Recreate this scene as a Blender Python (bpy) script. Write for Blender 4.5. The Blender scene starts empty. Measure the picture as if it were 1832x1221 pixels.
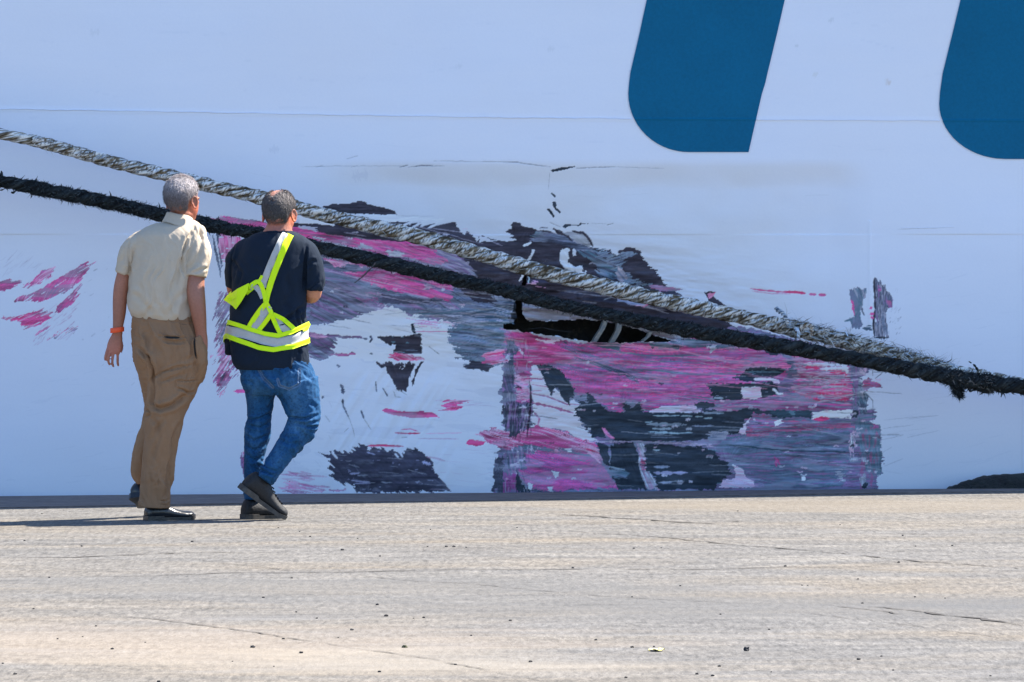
import bpy, math, random, numpy as np
from mathutils import Vector, Matrix, noise as mnoise
from mathutils.bvhtree import BVHTree
SC = bpy.context.scene
COL = SC.collection
PI = math.pi
# ------------------------------------------------------------------ camera (a long lens held at eye height)
F = 9856.0; HC = 1.6; CX = 916.0; CY = 610.5
PITCH = math.atan((CY-370.0)/F)
cam_d = bpy.data.cameras.new('camera'); cam = bpy.data.objects.new('camera', cam_d); COL.objects.link(cam)
cam_d.sensor_width = 36; cam_d.lens = F/1832*36; cam_d.clip_end = 3000; cam_d.clip_start = .5
cam.location = (0, 0, HC); cam.rotation_euler = (PI/2-PITCH, 0, 0)
SC.camera = cam
# ------------------------------------------------------------------ sky, sun, exposure
SUN_EL = math.radians(52); SUN_AZ = math.radians(66)      # clockwise from +Y
w = bpy.data.worlds.new('World'); SC.world = w; w.use_nodes = True
nt = w.node_tree; nt.nodes.clear()
sky = nt.nodes.new('ShaderNodeTexSky'); sky.sky_type = 'NISHITA'; sky.sun_disc = False
sky.sun_elevation = SUN_EL; sky.sun_rotation = SUN_AZ; sky.dust_density = .2; sky.ozone_density = 7
bg = nt.nodes.new('ShaderNodeBackground'); bg.inputs[1].default_value = .10
wo = nt.nodes.new('ShaderNodeOutputWorld')
nt.links.new(sky.outputs[0], bg.inputs[0]); nt.links.new(bg.outputs[0], wo.inputs[0])
sl = bpy.data.lights.new('sun', 'SUN'); sl.energy = 5.0; sl.angle = math.radians(.5); sl.color = (1, .925, .82)
so = bpy.data.objects.new('sun', sl); COL.objects.link(so)
SDIR = Vector((math.sin(SUN_AZ)*math.cos(SUN_EL), math.cos(SUN_AZ)*math.cos(SUN_EL), math.sin(SUN_EL)))
so.rotation_euler = SDIR.to_track_quat('Z', 'Y').to_euler(); so.location = SDIR*50
SC.view_settings.view_transform = 'Standard'; SC.view_settings.look = 'None'; SC.view_settings.exposure = 1.63; SC.view_settings.gamma = 1

# ------------------------------------------------------------------ helpers
def ray(px, py):
    x = (px-CX)/F; y = -(py-CY)/F
    c, s = math.cos(PITCH), math.sin(PITCH)
    return x, c+y*s, -s+y*c
def ground(px, py, z=0.0):
    a, b, c = ray(px, py); t = (z-HC)/c
    return Vector((a*t, b*t, z))
def at_depth(px, py, Y):
    a, b, c = ray(px, py); t = Y/b
    return Vector((a*t, Y, HC+c*t))
def project(X, Y, Z):
    c, s = math.cos(PITCH), math.sin(PITCH)
    z = Z-HC; d = Y*c-z*s; v = z*c+Y*s
    return CX+F*X/d, CY-F*v/d
def tag(o, label=None, cat=None, group=None, kind=None):
    if label: o['label'] = label
    if cat: o['category'] = cat
    if group: o['group'] = group
    if kind: o['kind'] = kind
    return o
def link(name, me, mat=None, parent=None):
    o = bpy.data.objects.new(name, me); COL.objects.link(o)
    if mat is not None:
        for m in (mat if isinstance(mat, (list, tuple)) else [mat]): me.materials.append(m)
    if parent: o.parent = parent
    return o
def empty(name, loc=(0, 0, 0)):
    o = bpy.data.objects.new(name, None); COL.objects.link(o); o.location = loc; o.empty_display_size = .2
    return o
def mesh(name, V, Fc, smooth=True):
    me = bpy.data.meshes.new(name); me.from_pydata([tuple(v) for v in V], [], [tuple(f) for f in Fc]); me.update()
    if smooth: me.polygons.foreach_set('use_smooth', [True]*len(me.polygons))
    return me
def npmesh(name, V, Q, smooth=True, cols=None, attr='paint'):
    """fast mesh from numpy arrays: V (n,3), Q (m,4) or (m,3)"""
    me = bpy.data.meshes.new(name); k = Q.shape[1]
    me.vertices.add(len(V)); me.vertices.foreach_set('co', np.asarray(V, np.float32).ravel())
    me.loops.add(Q.size); me.loops.foreach_set('vertex_index', np.asarray(Q, np.int32).ravel())
    me.polygons.add(len(Q)); me.polygons.foreach_set('loop_start', np.arange(0, Q.size, k, dtype=np.int32))
    me.update(calc_edges=True); me.validate()
    if smooth: me.polygons.foreach_set('use_smooth', np.ones(len(me.polygons), bool))
    if cols is not None:
        a = me.color_attributes.new(attr, 'FLOAT_COLOR', 'POINT')
        c = np.ones((len(V), 4), np.float32); c[:, :3] = cols
        a.data.foreach_set('color', c.ravel())
    return me
class NT:
    def __init__(s, name):
        s.m = bpy.data.materials.new(name); s.m.use_nodes = True; s.t = s.m.node_tree; s.n = s.t.nodes
        s.b = s.n['Principled BSDF']
    def add(s, kind, **kw):
        n = s.n.new(kind)
        for k, v in kw.items():
            if k.startswith('i_'):
                key = k[2:]; key = int(key) if key.isdigit() else key.replace('_', ' ')
                n.inputs[key].default_value = v
            else: setattr(n, k, v)
        return n
    def l(s, a, b): s.t.links.new(a, b)
    def coord(s, scale=(1, 1, 1), rot=(0, 0, 0), out='Object'):
        tc = s.add('ShaderNodeTexCoord'); mp = s.add('ShaderNodeMapping'); s.l(tc.outputs[out], mp.inputs[0])
        mp.inputs['Scale'].default_value = scale; mp.inputs['Rotation'].default_value = rot
        return mp.outputs[0]
    def noise(s, vec, scale, detail=4, rough=.55, dist=0):
        n = s.add('ShaderNodeTexNoise'); s.l(vec, n.inputs['Vector']); n.inputs['Scale'].default_value = scale
        n.inputs['Detail'].default_value = detail; n.inputs['Roughness'].default_value = rough; n.inputs['Distortion'].default_value = dist
        return n.outputs[0]
    def ramp(s, fac, stops, interp='LINEAR'):
        r = s.add('ShaderNodeValToRGB'); s.l(fac, r.inputs[0]); e = r.color_ramp.elements; r.color_ramp.interpolation = interp
        while len(e) < len(stops): e.new(.5)
        for i, (p, c) in enumerate(stops):
            e[i].position = p; e[i].color = (*c, 1) if isinstance(c, tuple) else (c, c, c, 1)
        return r.outputs[0]
    def mix(s, fac, a, b, mode='MIX'):
        n = s.add('ShaderNodeMix', data_type='RGBA', blend_type=mode)
        for i, v in ((0, fac), (6, a), (7, b)):
            if hasattr(v, 'is_output'): s.l(v, n.inputs[i])
            else: n.inputs[i].default_value = (*v, 1) if isinstance(v, tuple) else v
        return n.outputs[2]
    def math(s, op, a, b=0.):
        n = s.add('ShaderNodeMath', operation=op)
        for i, v in ((0, a), (1, b)):
            if hasattr(v, 'is_output'): s.l(v, n.inputs[i])
            else: n.inputs[i].default_value = v
        return n.outputs[0]
    def bump(s, h, strength, dist):
        n = s.add('ShaderNodeBump'); s.l(h, n.inputs['Height']); n.inputs['Strength'].default_value = strength; n.inputs['Distance'].default_value = dist
        prev = s.b.inputs['Normal'].links
        if prev: s.l(prev[0].from_socket, n.inputs['Normal'])
        s.l(n.outputs[0], s.b.inputs['Normal'])
    def base(s, c):
        if hasattr(c, 'is_output'): s.l(c, s.b.inputs['Base Color'])
        else: s.b.inputs['Base Color'].default_value = (*c, 1)
    def rough(s, v): 
        if hasattr(v, 'is_output'): s.l(v, s.b.inputs['Roughness'])
        else: s.b.inputs['Roughness'].default_value = v
# ------------------------------------------------------------------ numpy noise + paint layers of the scraped hull
def _h(ix, iy, seed):
    n = (ix.astype(np.int64)*374761393 + iy.astype(np.int64)*668265263 + seed*1442695041) & 0xffffffff
    n = ((n ^ (n >> 13))*1274126177) & 0xffffffff
    n = n ^ (n >> 16)
    return (n & 0xffff)/65535.0
def vnoise(x, y, seed=0):
    ix = np.floor(x); iy = np.floor(y); fx = x-ix; fy = y-iy
    fx = fx*fx*(3-2*fx); fy = fy*fy*(3-2*fy)
    a = _h(ix, iy, seed); b = _h(ix+1, iy, seed); c = _h(ix, iy+1, seed); d = _h(ix+1, iy+1, seed)
    return (a*(1-fx)+b*fx)*(1-fy)+(c*(1-fx)+d*fx)*fy
def fbm(x, y, seed=0, o=3):
    s = 0; a = .5; t = 0
    for k in range(o):
        s = s+a*vnoise(x*2**k+17.3*k, y*2**k-9.1*k, seed+k*7); t += a; a *= .5
    return s/t
def inside(x, y, pts):
    r = np.zeros(x.shape, bool); n = len(pts)
    for i in range(n):
        x0, y0 = pts[i]; x1, y1 = pts[(i+1) % n]
        if y0 == y1: continue
        c = ((y0 > y) != (y1 > y))
        r ^= c & (x < (x1-x0)*(y-y0)/(y1-y0)+x0)
    return r
def pline_dist(x, y, pts):
    best = np.full(x.shape, 1e9); tt = np.zeros(x.shape)
    n = len(pts)-1
    for i in range(n):
        ax, ay = pts[i]; bx, by = pts[i+1]
        dx = bx-ax; dy = by-ay; L = dx*dx+dy*dy+1e-9
        t = np.clip(((x-ax)*dx+(y-ay)*dy)/L, 0, 1)
        d = np.hypot(x-ax-t*dx, y-ay-t*dy)
        m = d < best
        best = np.where(m, d, best); tt = np.where(m, (i+t)/n, tt)
    return best, tt
WH = (.775, .81, .90); WB = (.88, .90, .95); NV = (.045, .040, .058); N2 = (.028, .042, .062)
PK = (.84, .115, .36); PL = (.88, .56, .74); PR = (.78, .07, .20); GB = (.20, .245, .34); GD = (.085, .10, .15)
LV = (.46, .44, .52); PU = (.32, .18, .36); TL = (.12, .22, .28); GY = (.38, .39, .41); TC = (.42, .56, .62)
def conv(z, pts):
    ox, oy, s = z
    return [(ox+a/s, oy+b/s) for a, b in pts]
R1 = (160, 300, 3.591); R3 = (540, 340, 4.361); R4 = (840, 280, 3.3925); R5 = (540, 560, 3.592); R6 = (860, 560, 3.592)
R7 = (1200, 480, 2.907); R8 = (1340, 480, 2.906); RA = (0, 450, 6.428); RB = (370, 380, 6.784); RC = (370, 540, 3.39)
RD = (1380, 480, 5.55); RE = (1220, 600, 7.63); RF = (900, 480, 5.388); RH = (930, 360, 6.107); SRC = (0, 0, 1.0)
RT = (500, 270, 3.053); R2 = (160, 600, 3.391)
class Paint:
    def __init__(s, x, y):
        s.x = x; s.y = y; s.col = np.tile(np.array(WH, np.float32), (len(x), 1)); s.k = 0
        s.rel = np.zeros(len(x), np.float32)
    def sub(s, pts, m):
        xs = [p[0] for p in pts]; ys = [p[1] for p in pts]
        return np.nonzero((s.x > min(xs)-m) & (s.x < max(xs)+m) & (s.y > min(ys)-m) & (s.y < max(ys)+m))[0]
    def colour(s, X, Y, pal, ang, L, bend, seed):
        a = math.radians(ang); ca, sa = math.cos(a), math.sin(a)
        S = X*ca+Y*sa; T = -X*sa+Y*ca
        if callable(bend): T = Y-bend(X)
        elif bend: T = T+bend[1]*((S-bend[0])/100.)**2
        W = (fbm(S/80, T/40, seed+9, 2)-.5)*16+(fbm(S/22, T/9, seed+10, 2)-.5)*3; T = T+W
        v = .44*fbm(S/(L[0]*2.2), T/L[1], seed, 3)+.36*fbm(S/(L[0]*1.8), T/(L[1]*4.5), seed+3, 3)+.20*vnoise(S/(L[0]*1.2), T/1.1, seed+5)
        am = .7*np.clip((fbm(S/50, T/16, seed+14, 2)-.3)*2.2, 0, 1); s.fine = (1+am*(vnoise(S/(L[0]*.7), T/(1.3+.8*vnoise(S/90, T/20, seed+15)), seed+12)-.5))*(.80+.40*fbm(S/9, T/4, seed+13, 3))
        v = np.clip((v-.5)*2.9+.5, 0, .9999)*(len(pal)-1)
        P = np.array(pal, np.float32); i = v.astype(int); f = (v-i)[:, None]
        f = f
        c = P[i]*(1-f)+P[np.minimum(i+1, len(pal)-1)]*f
        lm = c.mean(1); k = np.clip((.78-lm)/.2, 0, 1); return c*(1+(s.fine-1)*k)[:, None]
    # pal: one colour or a list mixed by streaks; rag: how far the edge is torn along / across the brush direction
    def poly(s, z, pts, pal, ang=0, rag=(5, 1.5), L=(60, 3), bend=None, keep=1.0, edge=0, chips=None, rel=0):
        s.k += 11; seed = s.k
        pts = conv(z, pts)
        if isinstance(pal[0], float): pal = [pal, tuple(min(1, c*1.18+.006) for c in pal)]
        ix = s.sub(pts, max(rag)+6)
        if not len(ix): return
        X = s.x[ix]; Y = s.y[ix]; a = math.radians(ang); ca, sa = math.cos(a), math.sin(a)
        S = X*ca+Y*sa; T = -X*sa+Y*ca
        d = (fbm(S/30, T/2.6, seed+1, 2)-.5)*2*rag[0]*1.5
        e = (fbm(X/7, Y/7, seed+2, 3)-.5)*2*rag[1]*1.6
        e2 = (fbm(X/6+40, Y/6, seed+4, 3)-.5)*2*rag[1]*1.6
        m = inside(X+d*ca+e, Y+d*sa+e2, pts)
        if keep < 1:
            q = fbm(S/(L[0]*.8), T/L[1], seed+6, 3)
            m &= (np.clip((q-.5)*2.2+.5, 0, 1) < keep)
        ix = ix[m]
        c = s.colour(X[m], Y[m], pal, ang, L, bend, seed)
        if chips:
            q = fbm(X[m]/(chips[2]*2.2), Y[m]/chips[2], seed+8, 2)
            c = np.where((q > chips[0])[:, None], np.array(chips[1], np.float32), c)
        s.col[ix] = c; s.rel[ix] += rel
    def line(s, z, pts, w, col, rough=.4, taper=True, alpha=1.):
        s.k += 11; pts = conv(z, pts)
        ix = s.sub(pts, w*2+3)
        if not len(ix): return
        X = s.x[ix]; Y = s.y[ix]
        d, t = pline_dist(X+(fbm(X/8, Y/8, s.k, 2)-.5)*3*rough, Y+(fbm(X/8+9, Y/8, s.k+1, 2)-.5)*3*rough, pts)
        ww = w*.5*(1-rough+2*rough*vnoise(t*25, t*0, s.k+2))
        if taper: ww = ww*np.clip(np.minimum(t, 1-t)*6+.25, 0, 1)
        m = np.clip(ww-d+.6, 0, 1)*alpha
        s.col[ix] = s.col[ix]*(1-m[:, None])+np.array(col, np.float32)*m[:, None]
    def scour(s):
        x, y = s.x, s.y; lm = s.col.mean(1); k = np.clip((.72-lm)/.25, 0, 1)[:, None]
        a = fbm(x/75, y/9, 901, 3); b = fbm(x/34, y/3, 902, 2)
        s.col = (s.col*(1+k*((a-.5)*1.0+(b-.5)*.7)[:, None])).astype(np.float32)
        g = np.clip((fbm(x/60, y/12, 903, 3)-.60)*5, 0, .42)[:, None]*k*np.clip((lm-.06)/.08, 0.12, 1)[:, None]; s.col = np.clip(s.col*(1-g)+np.array([.42, .45, .56], np.float32)*g, 0, 1).astype(np.float32)
    def strokes(s, box, n, ang, ln, w, col, seed, alpha=.8, fade=0):
        rng = random.Random(seed)
        for _ in range(n):
            x = rng.uniform(box[0], box[2]); y = rng.uniform(box[1], box[3]); a = math.radians(ang+rng.gauss(0, 6)); l = ln*rng.uniform(.3, 1.3)
            s.line(SRC, [(x, y), (x+l*.5*math.cos(a), y+l*.5*math.sin(a)+rng.uniform(-1, 1)), (x+l*math.cos(a), y+l*math.sin(a))], w*rng.uniform(.5, 1.4), col, .5, True, alpha*rng.uniform(.4, 1))

def paint_hull(P):
    # ---------- big blue-grey smear left of the tear, below the dark rope
    g1 = [(-20, 400), (110, 490), (400, 560), (1190, 700), (1590, 780), (1590, 1090), (1460, 1230), (1440, 1330), (1180, 1230), (1160, 1120), (1170, 1080), (1240, 1040), (860, 1020), (820, 1000), (740, 960), (700, 925),
          (665, 912), (620, 935), (520, 965), (500, 950), (470, 1035), (350, 1020), (338, 1000), (190, 1060), (180, 1040), (60, 1062), (-80, 1100), (-200, 1040), (-340, 980), (-190, 900), (-320, 800), (-210, 700), (-350, 600), (-200, 520), (-60, 440)]
    P.poly(R3, g1, [GD, GB, GB, (.22, .22, .33), PU, LV], 6, (3, 2), (90, 4), bend=(600, -9))
    P.poly(R3, [(150, 700), (620, 800), (600, 930), (480, 1010), (60, 1040), (40, 800)], [GD, (.16, .15, .22), GB, PU, (.1, .1, .15)], 14, (12, 2), (80, 3), bend=(560, -6))
    P.poly(R3, [(340, 640), (560, 640), (600, 600), (900, 660), (1100, 700), (1180, 740), (1192, 820), (1150, 872), (1050, 832), (990, 862), (860, 820), (650, 770), (480, 700), (440, 690)],
           [GB, PU, PK, PK, (.7, .25, .45), PL], 9, (9, 2), (70, 2.6), bend=(700, -5))
    P.poly(R3, [(100, 500), (270, 512), (420, 550), (560, 585), (545, 605), (400, 590), (330, 590), (285, 612), (270, 590), (180, 560)], [PK, (.8, .22, .45), PL], 10, (6, 3), (20, 4))
    P.poly(R3, [(620, 822), (860, 830), (1000, 866), (1120, 850), (1110, 875), (900, 885), (800, 890), (610, 885)], [GD, (.10, .10, .16)], 2, (8, 1.5), (40, 3))
    P.poly(R3, [(900, 935), (1500, 925), (1590, 950), (1590, 1080), (1250, 1080), (1100, 1010), (900, 970)], [GB, TL, GB, LV, (.07, .12, .17)], -4, (14, 2), (80, 3))
    P.poly(R3, [(480, 790), (600, 800), (600, 905), (300, 880), (480, 905)], [PU, (.5, .13, .3), GB], 12, (20, 3), (40, 2), keep=.5)
    P.poly(R3, [(950, 735), (1010, 740), (1030, 775), (970, 785)], [LV, TL, PL, GD], 0, (4, 3), (8, 4))
    P.line(R3, [(1170, 1115), (1400, 1080), (1570, 1050)], 1.6, N2)
    P.line(R3, [(1120, 970), (1300, 975), (1570, 930)], 2.4, (.05, .1, .15), alpha=.8)
    # ---------- the navy undercoat bared above
    navy = conv(R3, [(-60, 258), (110, 262), (265, 268), (420, 240), (580, 250), (790, 245), (1050, 262), (1210, 250), (1216, 290), (1270, 348), (1285, 352), (1290, 320), (1306, 325), (1380, 412), (1398, 400), (1385, 370), (1400, 350), (1470, 380), (1560, 400)])
    navy += conv(R4, [(50, 522), (70, 478), (140, 508), (225, 520), (300, 512), (245, 495), (285, 483), (235, 462), (262, 440), (262, 400), (315, 405), (325, 420), (420, 448), (440, 432), (480, 434), (505, 455), (530, 470), (512, 436), (560, 455), (600, 485),
                      (700, 540), (830, 572), (868, 566), (895, 612), (915, 612), (922, 570), (965, 551), (1010, 556), (1050, 585), (1060, 635), (1100, 680), (1150, 725), (1210, 790), (1290, 845), (1357, 900)])
    navy += conv(SRC, [(1260, 545), (1300, 575), (1340, 600), (1345, 618), (1240, 620), (1200, 600), (1120, 585), (1000, 560), (900, 545), (850, 540), (800, 500), (640, 468), (500, 440), (500, 412)])
    P.poly(SRC, navy, NV, 0, (3, 1.2), (30, 6))
    P.poly(R3, [(150, 134), (200, 125), (235, 110), (330, 110), (395, 106), (435, 87), (505, 95), (512, 112), (600, 130), (660, 150), (715, 158), (745, 196), (700, 192), (560, 192), (400, 186), (340, 184), (200, 160)], NV, 0, (4, .8))
    # comb-like white flake under the hat and its feathers
    P.poly(R3, [(300, 190), (560, 196), (740, 200), (1010, 215), (1200, 240), (1100, 250), (1000, 262), (850, 248), (760, 243), (640, 250), (560, 252), (400, 250)], WH, -12, (9, 1.2), (30, 3))
    for a, b, c in (((785, 284), (850, 255), (965, 238)), ((858, 302), (920, 265), (1040, 238)), ((930, 285), (990, 262), (1060, 250)), ((990, 300), (1060, 268), (1195, 242)), ((560, 262), (600, 250), (660, 246))):
        P.line(R3, [a, b, c], 4.0, WH, .2)
    P.line(R3, [(745, 200), (850, 205), (1040, 208)], 1.0, GY, .5, alpha=.6)
    P.poly(R3, [(-20, 205), (100, 210), (180, 235), (268, 272), (240, 280), (110, 264), (-20, 262)], WB, 8, (4, 1))
    P.poly(R3, [(-20, 282), (100, 290), (120, 310), (100, 322), (-20, 308)], LV, 4, (6, 1.5))
    # pink and lavender tongue between the ropes
    P.poly(SRC, [(375, 398), (400, 388), (460, 395), (540, 410), (575, 420), (640, 430), (740, 436), (775, 442), (815, 455), (838, 472), (850, 484), (862, 500), (840, 510), (700, 480), (560, 460), (540, 430), (470, 410), (420, 402), (385, 404)],
           [GB, LV, (.3, .28, .38), PU, GB], 13, (8, 1.2), (80, 2.4), bend=(700, -4))
    P.poly(SRC, [(375, 392), (400, 388), (460, 396), (540, 409), (590, 420), (660, 430), (750, 434), (765, 442), (790, 458), (800, 470), (780, 476), (740, 462), (700, 458), (640, 446), (560, 436), (470, 409), (420, 404), (385, 404)],
           [(.42, .1, .24), PK, PK, (.7, .2, .38), PU], 12, (12, 1.2), (90, 2.2), bend=(640, -4))
    P.poly(R3, [(40, 350), (110, 360), (180, 378), (150, 398), (230, 412), (330, 430), (440, 455), (470, 412), (560, 468), (560, 492), (440, 470), (230, 440), (120, 400)], [WB, LV, WH], 10, (7, 2), keep=.8)
    P.poly(R3, [(660, 488), (700, 474), (785, 476), (790, 525), (720, 520), (660, 505)], [WB, LV], 5, (7, 2), keep=.85)
    # ---------- right half of the bared navy: grey brush swirls, white islands
    P.poly(RH, [(140, 455), (150, 400), (210, 345), (300, 335), (380, 350), (440, 365), (560, 400), (640, 440), (760, 500), (900, 560), (1040, 620), (1000, 680), (900, 640), (700, 580), (600, 520), (420, 462), (300, 440)],
           [(.07, .08, .12), GD, GB, (.2, .19, .28), (.30, .34, .40), TL], 14, (8, 1.2), (50, 2.2), bend=(1000, 5))
    P.poly(RH, [(340, 300), (470, 340), (600, 330), (700, 345), (760, 410), (800, 500), (800, 530), (760, 500), (660, 470), (600, 440), (560, 390), (400, 320)], [LV, (.42, .43, .46), (.36, .37, .4), GY], 28, (4, 1.2), (20, 3))
    P.line(RH, [(380, 300), (450, 345), (540, 385), (590, 440)], 4.0, NV, .4)
    P.line(RH, [(590, 330), (650, 345), (700, 345), (750, 390), (790, 450), (815, 500)], 4.4, NV, .3)
    P.poly(RH, [(640, 550), (800, 540), (940, 560), (1070, 640), (1120, 690), (1110, 760), (1100, 870), (1000, 850), (900, 830), (860, 740), (800, 650), (700, 610)], [(.06, .065, .09), GD, TL, GB, (.28, .33, .38)], 32, (8, 2), (40, 2.4), bend=(1100, 8))
    P.poly(RH, [(820, 505), (940, 550), (1010, 530), (1060, 620), (1130, 560), (1230, 540), (1330, 570), (1180, 640), (1130, 720), (1180, 790), (1300, 850), (1440, 905), (1560, 950), (1500, 980), (1250, 900), (1120, 880), (1080, 760), (1000, 650), (880, 590)],
           [GD, GB, (.28, .34, .40), TL, (.36, .38, .44)], -18, (10, 2), (40, 2.2))
    P.poly(RH, [(1190, 640), (1340, 620), (1390, 670), (1500, 770), (1610, 915), (1560, 935), (1420, 880), (1280, 830), (1160, 760), (1150, 690)], NV, 0, (5, 2))
    P.poly(RH, [(1090, 735), (1150, 740), (1200, 840), (1120, 880), (1080, 850)], [LV, (.5, .42, .45), GB], 60, (5, 1.5), (14, 2))
    P.poly(RH, [(1420, 915), (1600, 930), (1820, 968), (1700, 975), (1560, 990), (1440, 950)], [PK, PU, (.7, .2, .4), GB], 6, (9, 1), (40, 2))
    P.poly(RH, [(480, 520), (560, 515), (575, 540), (550, 580), (560, 620), (540, 660), (600, 710), (650, 715), (690, 695), (710, 740), (700, 780), (765, 760), (745, 800), (520, 750), (470, 680), (445, 620), (455, 560)], WH, 60, (2, 1.2))
    P.poly(RH, [(600, 520), (635, 540), (640, 590), (610, 602), (600, 570)], WH, 0, (1, 1))
    P.line(RH, [(780, 690), (810, 675), (850, 690)], 2.0, LV)
    P.poly(RH, [(30, 485), (130, 447), (150, 460), (60, 508)], WH, -20, (1, .6))
    P.poly(RH, [(150, 530), (190, 530), (160, 600), (140, 650), (100, 645), (140, 590)], WH, 0, (1, .8))
    P.poly(RH, [(70, 755), (105, 765), (60, 830), (20, 880), (5, 870)], WB, 0, (1, .8))
    P.line(RH, [(200, 320), (260, 305), (330, 312), (420, 360)], 3.2, WH, .4)
    P.line(RH, [(240, 290), (320, 294)], 1.6, NV)
    P.line(RH, [(340, 235), (460, 285)], 1.4, GY)
    P.poly(RH, [(470, 280), (500, 258), (550, 250), (590, 262), (660, 262), (672, 242), (780, 246), (780, 250), (690, 252), (665, 274), (590, 270), (545, 275), (515, 300), (490, 290)], N2, 0, (1, .6))
    P.line(RH, [(780, 247), (960, 247)], .8, GY, alpha=.7)
    P.line(RH, [(960, 264), (1035, 246)], 1.2, GY)
    P.poly(RH, [(306, 90), (330, 75), (395, 165), (380, 182), (345, 150)], N2, 50, (1, .8))
    P.poly(RH, [(355, 15), (400, 10), (412, 50), (405, 75), (460, 120), (445, 135), (390, 95), (365, 45)], N2, 50, (1, .8))
    P.poly(R4, [(495, 225), (505, 222), (528, 242), (522, 251)], N2, 40, (.6, .5))
    P.line(R4, [(487, 100), (484, 200)], .9, GY, alpha=.6)
    # patches between the ropes and the pale torn plate lip
    P.poly(RF, [(1140, 265), (1220, 262), (1330, 305), (1440, 330), (1370, 382), (1240, 350), (1120, 320)], [LV, GB, (.42, .42, .55), PL], -8, (4, 1), (40, 2.5))
    P.line(RF, [(1360, 380), (1448, 328), (1400, 330)], 2.0, PK)
    P.line(RF, [(990, 310), (1110, 270)], 1.3, GY)
    P.poly(RF, [(300, 110), (345, 110), (350, 170), (450, 182), (430, 195), (330, 175), (290, 160)], [PL, (.6, .3, .5), GB], 10, (7, 1.5), keep=.75)
    P.poly(RF, [(225, 45), (245, 40), (235, 90), (250, 150), (212, 150), (200, 120)], (.006, .006, .01), 0, (1, .6))
    P.poly(RF, [(258, 30), (272, 35), (268, 150), (254, 150)], TC, 0, (.8, .5))
    P.poly(RF, [(-60, 215), (120, 235), (240, 255), (250, 330), (230, 440), (120, 500), (20, 530), (-60, 520)], [GB, LV, TL, GD, (.34, .36, .42)], 8, (8, 3), (50, 3))
    P.poly(RF, [(120, 240), (240, 260), (240, 300), (205, 340), (200, 420), (240, 480), (290, 515), (280, 640), (180, 600), (10, 590), (-10, 540), (100, 480), (125, 400)], [(.012, .016, .025), (.02, .03, .045), (.05, .06, .07)], 80, (5, 1.5), (40, 4))
    P.poly(RF, [(235, 270), (400, 300), (560, 330), (800, 380), (1000, 430), (1240, 470), (1250, 500), (1400, 540), (1832, 590), (1832, 680), (1640, 690), (1440, 640), (1200, 560), (960, 515), (860, 500), (600, 512), (330, 515), (290, 512), (240, 480), (200, 420), (205, 340)],
           [(.30, .27, .33), (.36, .32, .38), GY, (.30, .32, .38), (.42, .34, .40), (.2, .2, .25)], 7, (4, 1), (70, 3), bend=(1000, -4))
    P.poly(RF, [(240, 290), (400, 315), (560, 350), (700, 400), (520, 370), (380, 345), (260, 320)], [LV, (.4, .3, .45), PU], 9, (8, 1.5), (40, 2))
    P.line(RF, [(380, 370), (540, 380), (620, 385)], 2.0, GD, alpha=.7)
    P.line(RF, [(650, 425), (850, 450), (960, 455)], 2.4, GD, alpha=.7)
    # ---------- lower left white field and its marks (R5)
    P.poly(SRC, [(520, 640), (560, 612), (600, 585), (660, 560), (730, 562), (800, 580), (830, 600), (900, 640), (905, 700), (900, 760), (880, 790), (885, 830), (880, 880), (800, 880), (760, 850), (600, 850), (520, 830), (575, 780), (505, 730), (580, 690)], [(.82, .855, .935), (.84, .87, .945), (.80, .84, .93)], 4, (14, 5), (120, 22), keep=.88)
    P.poly(SRC, [(556, 590), (640, 565), (700, 548), (740, 570), (840, 585), (800, 640), (700, 650), (600, 640), (560, 620)], [WB, (.85, .88, .945)], 8, (8, 3), (80, 12), keep=.88)
    P.poly(R5, [(35, 130), (110, 138), (215, 158), (195, 240), (198, 292), (130, 300), (120, 312), (60, 290), (30, 240)], [GD, PU, (.15, .12, .2), GB, LV], 26, (6, 1.5), (40, 2.6))
    P.poly(R5, [(30, 120), (110, 132), (160, 150), (120, 170), (40, 150)], [(.6, .3, .45), PU], 10, (12, 2), keep=.7)
    P.poly(R5, [(150, 138), (300, 150), (395, 152), (405, 168), (330, 166), (220, 162), (160, 152)], [PU, (.16, .1, .18)], 3, (6, 1.5))
    P.poly(R5, [(200, 262), (260, 262), (310, 254), (322, 262), (290, 282), (240, 280), (195, 272)], [PU, (.5, .15, .3), GD], 0, (8, 1.5))
    P.poly(R5, [(485, 148), (560, 150), (700, 150), (705, 140), (772, 134), (776, 265), (700, 262), (590, 262), (600, 225), (612, 208), (590, 200), (578, 216), (540, 196), (520, 186)], NV, 0, (2, 1.8), (30, 6), chips=(.80, TL, 4))
    P.poly(R5, [(600, 245), (776, 235), (776, 266), (600, 264)], [TL, NV, GB], 0, (12, 1), keep=.5)
    P.poly(R5, [(706, 72), (724, 72), (738, 132), (722, 134), (708, 110)], N2, 0, (1, .6))
    P.poly(R5, [(565, 288), (600, 262), (680, 262), (740, 280), (790, 292), (770, 312), (690, 305), (640, 312), (590, 300)], [PK, PR, PL, PK], 12, (8, 1.5), (20, 2.4))
    P.poly(R5, [(480, 316), (498, 308), (512, 326), (560, 312), (600, 330), (640, 318), (668, 328), (630, 372), (660, 350), (680, 318), (735, 318), (705, 392), (690, 440), (690, 480), (668, 520), (650, 500), (612, 496), (590, 440), (566, 400), (558, 412), (545, 350), (500, 345)], NV, 70, (4, 1))
    P.poly(R5, [(770, 318), (790, 312), (760, 362), (725, 440), (728, 465), (712, 468), (714, 440), (735, 372)], NV, 70, (2, .8))
    P.line(R5, [(735, 330), (700, 430), (690, 500)], 1.4, WB)
    P.line(R5, [(600, 495), (640, 505), (680, 530)], 1.2, GY)
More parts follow.
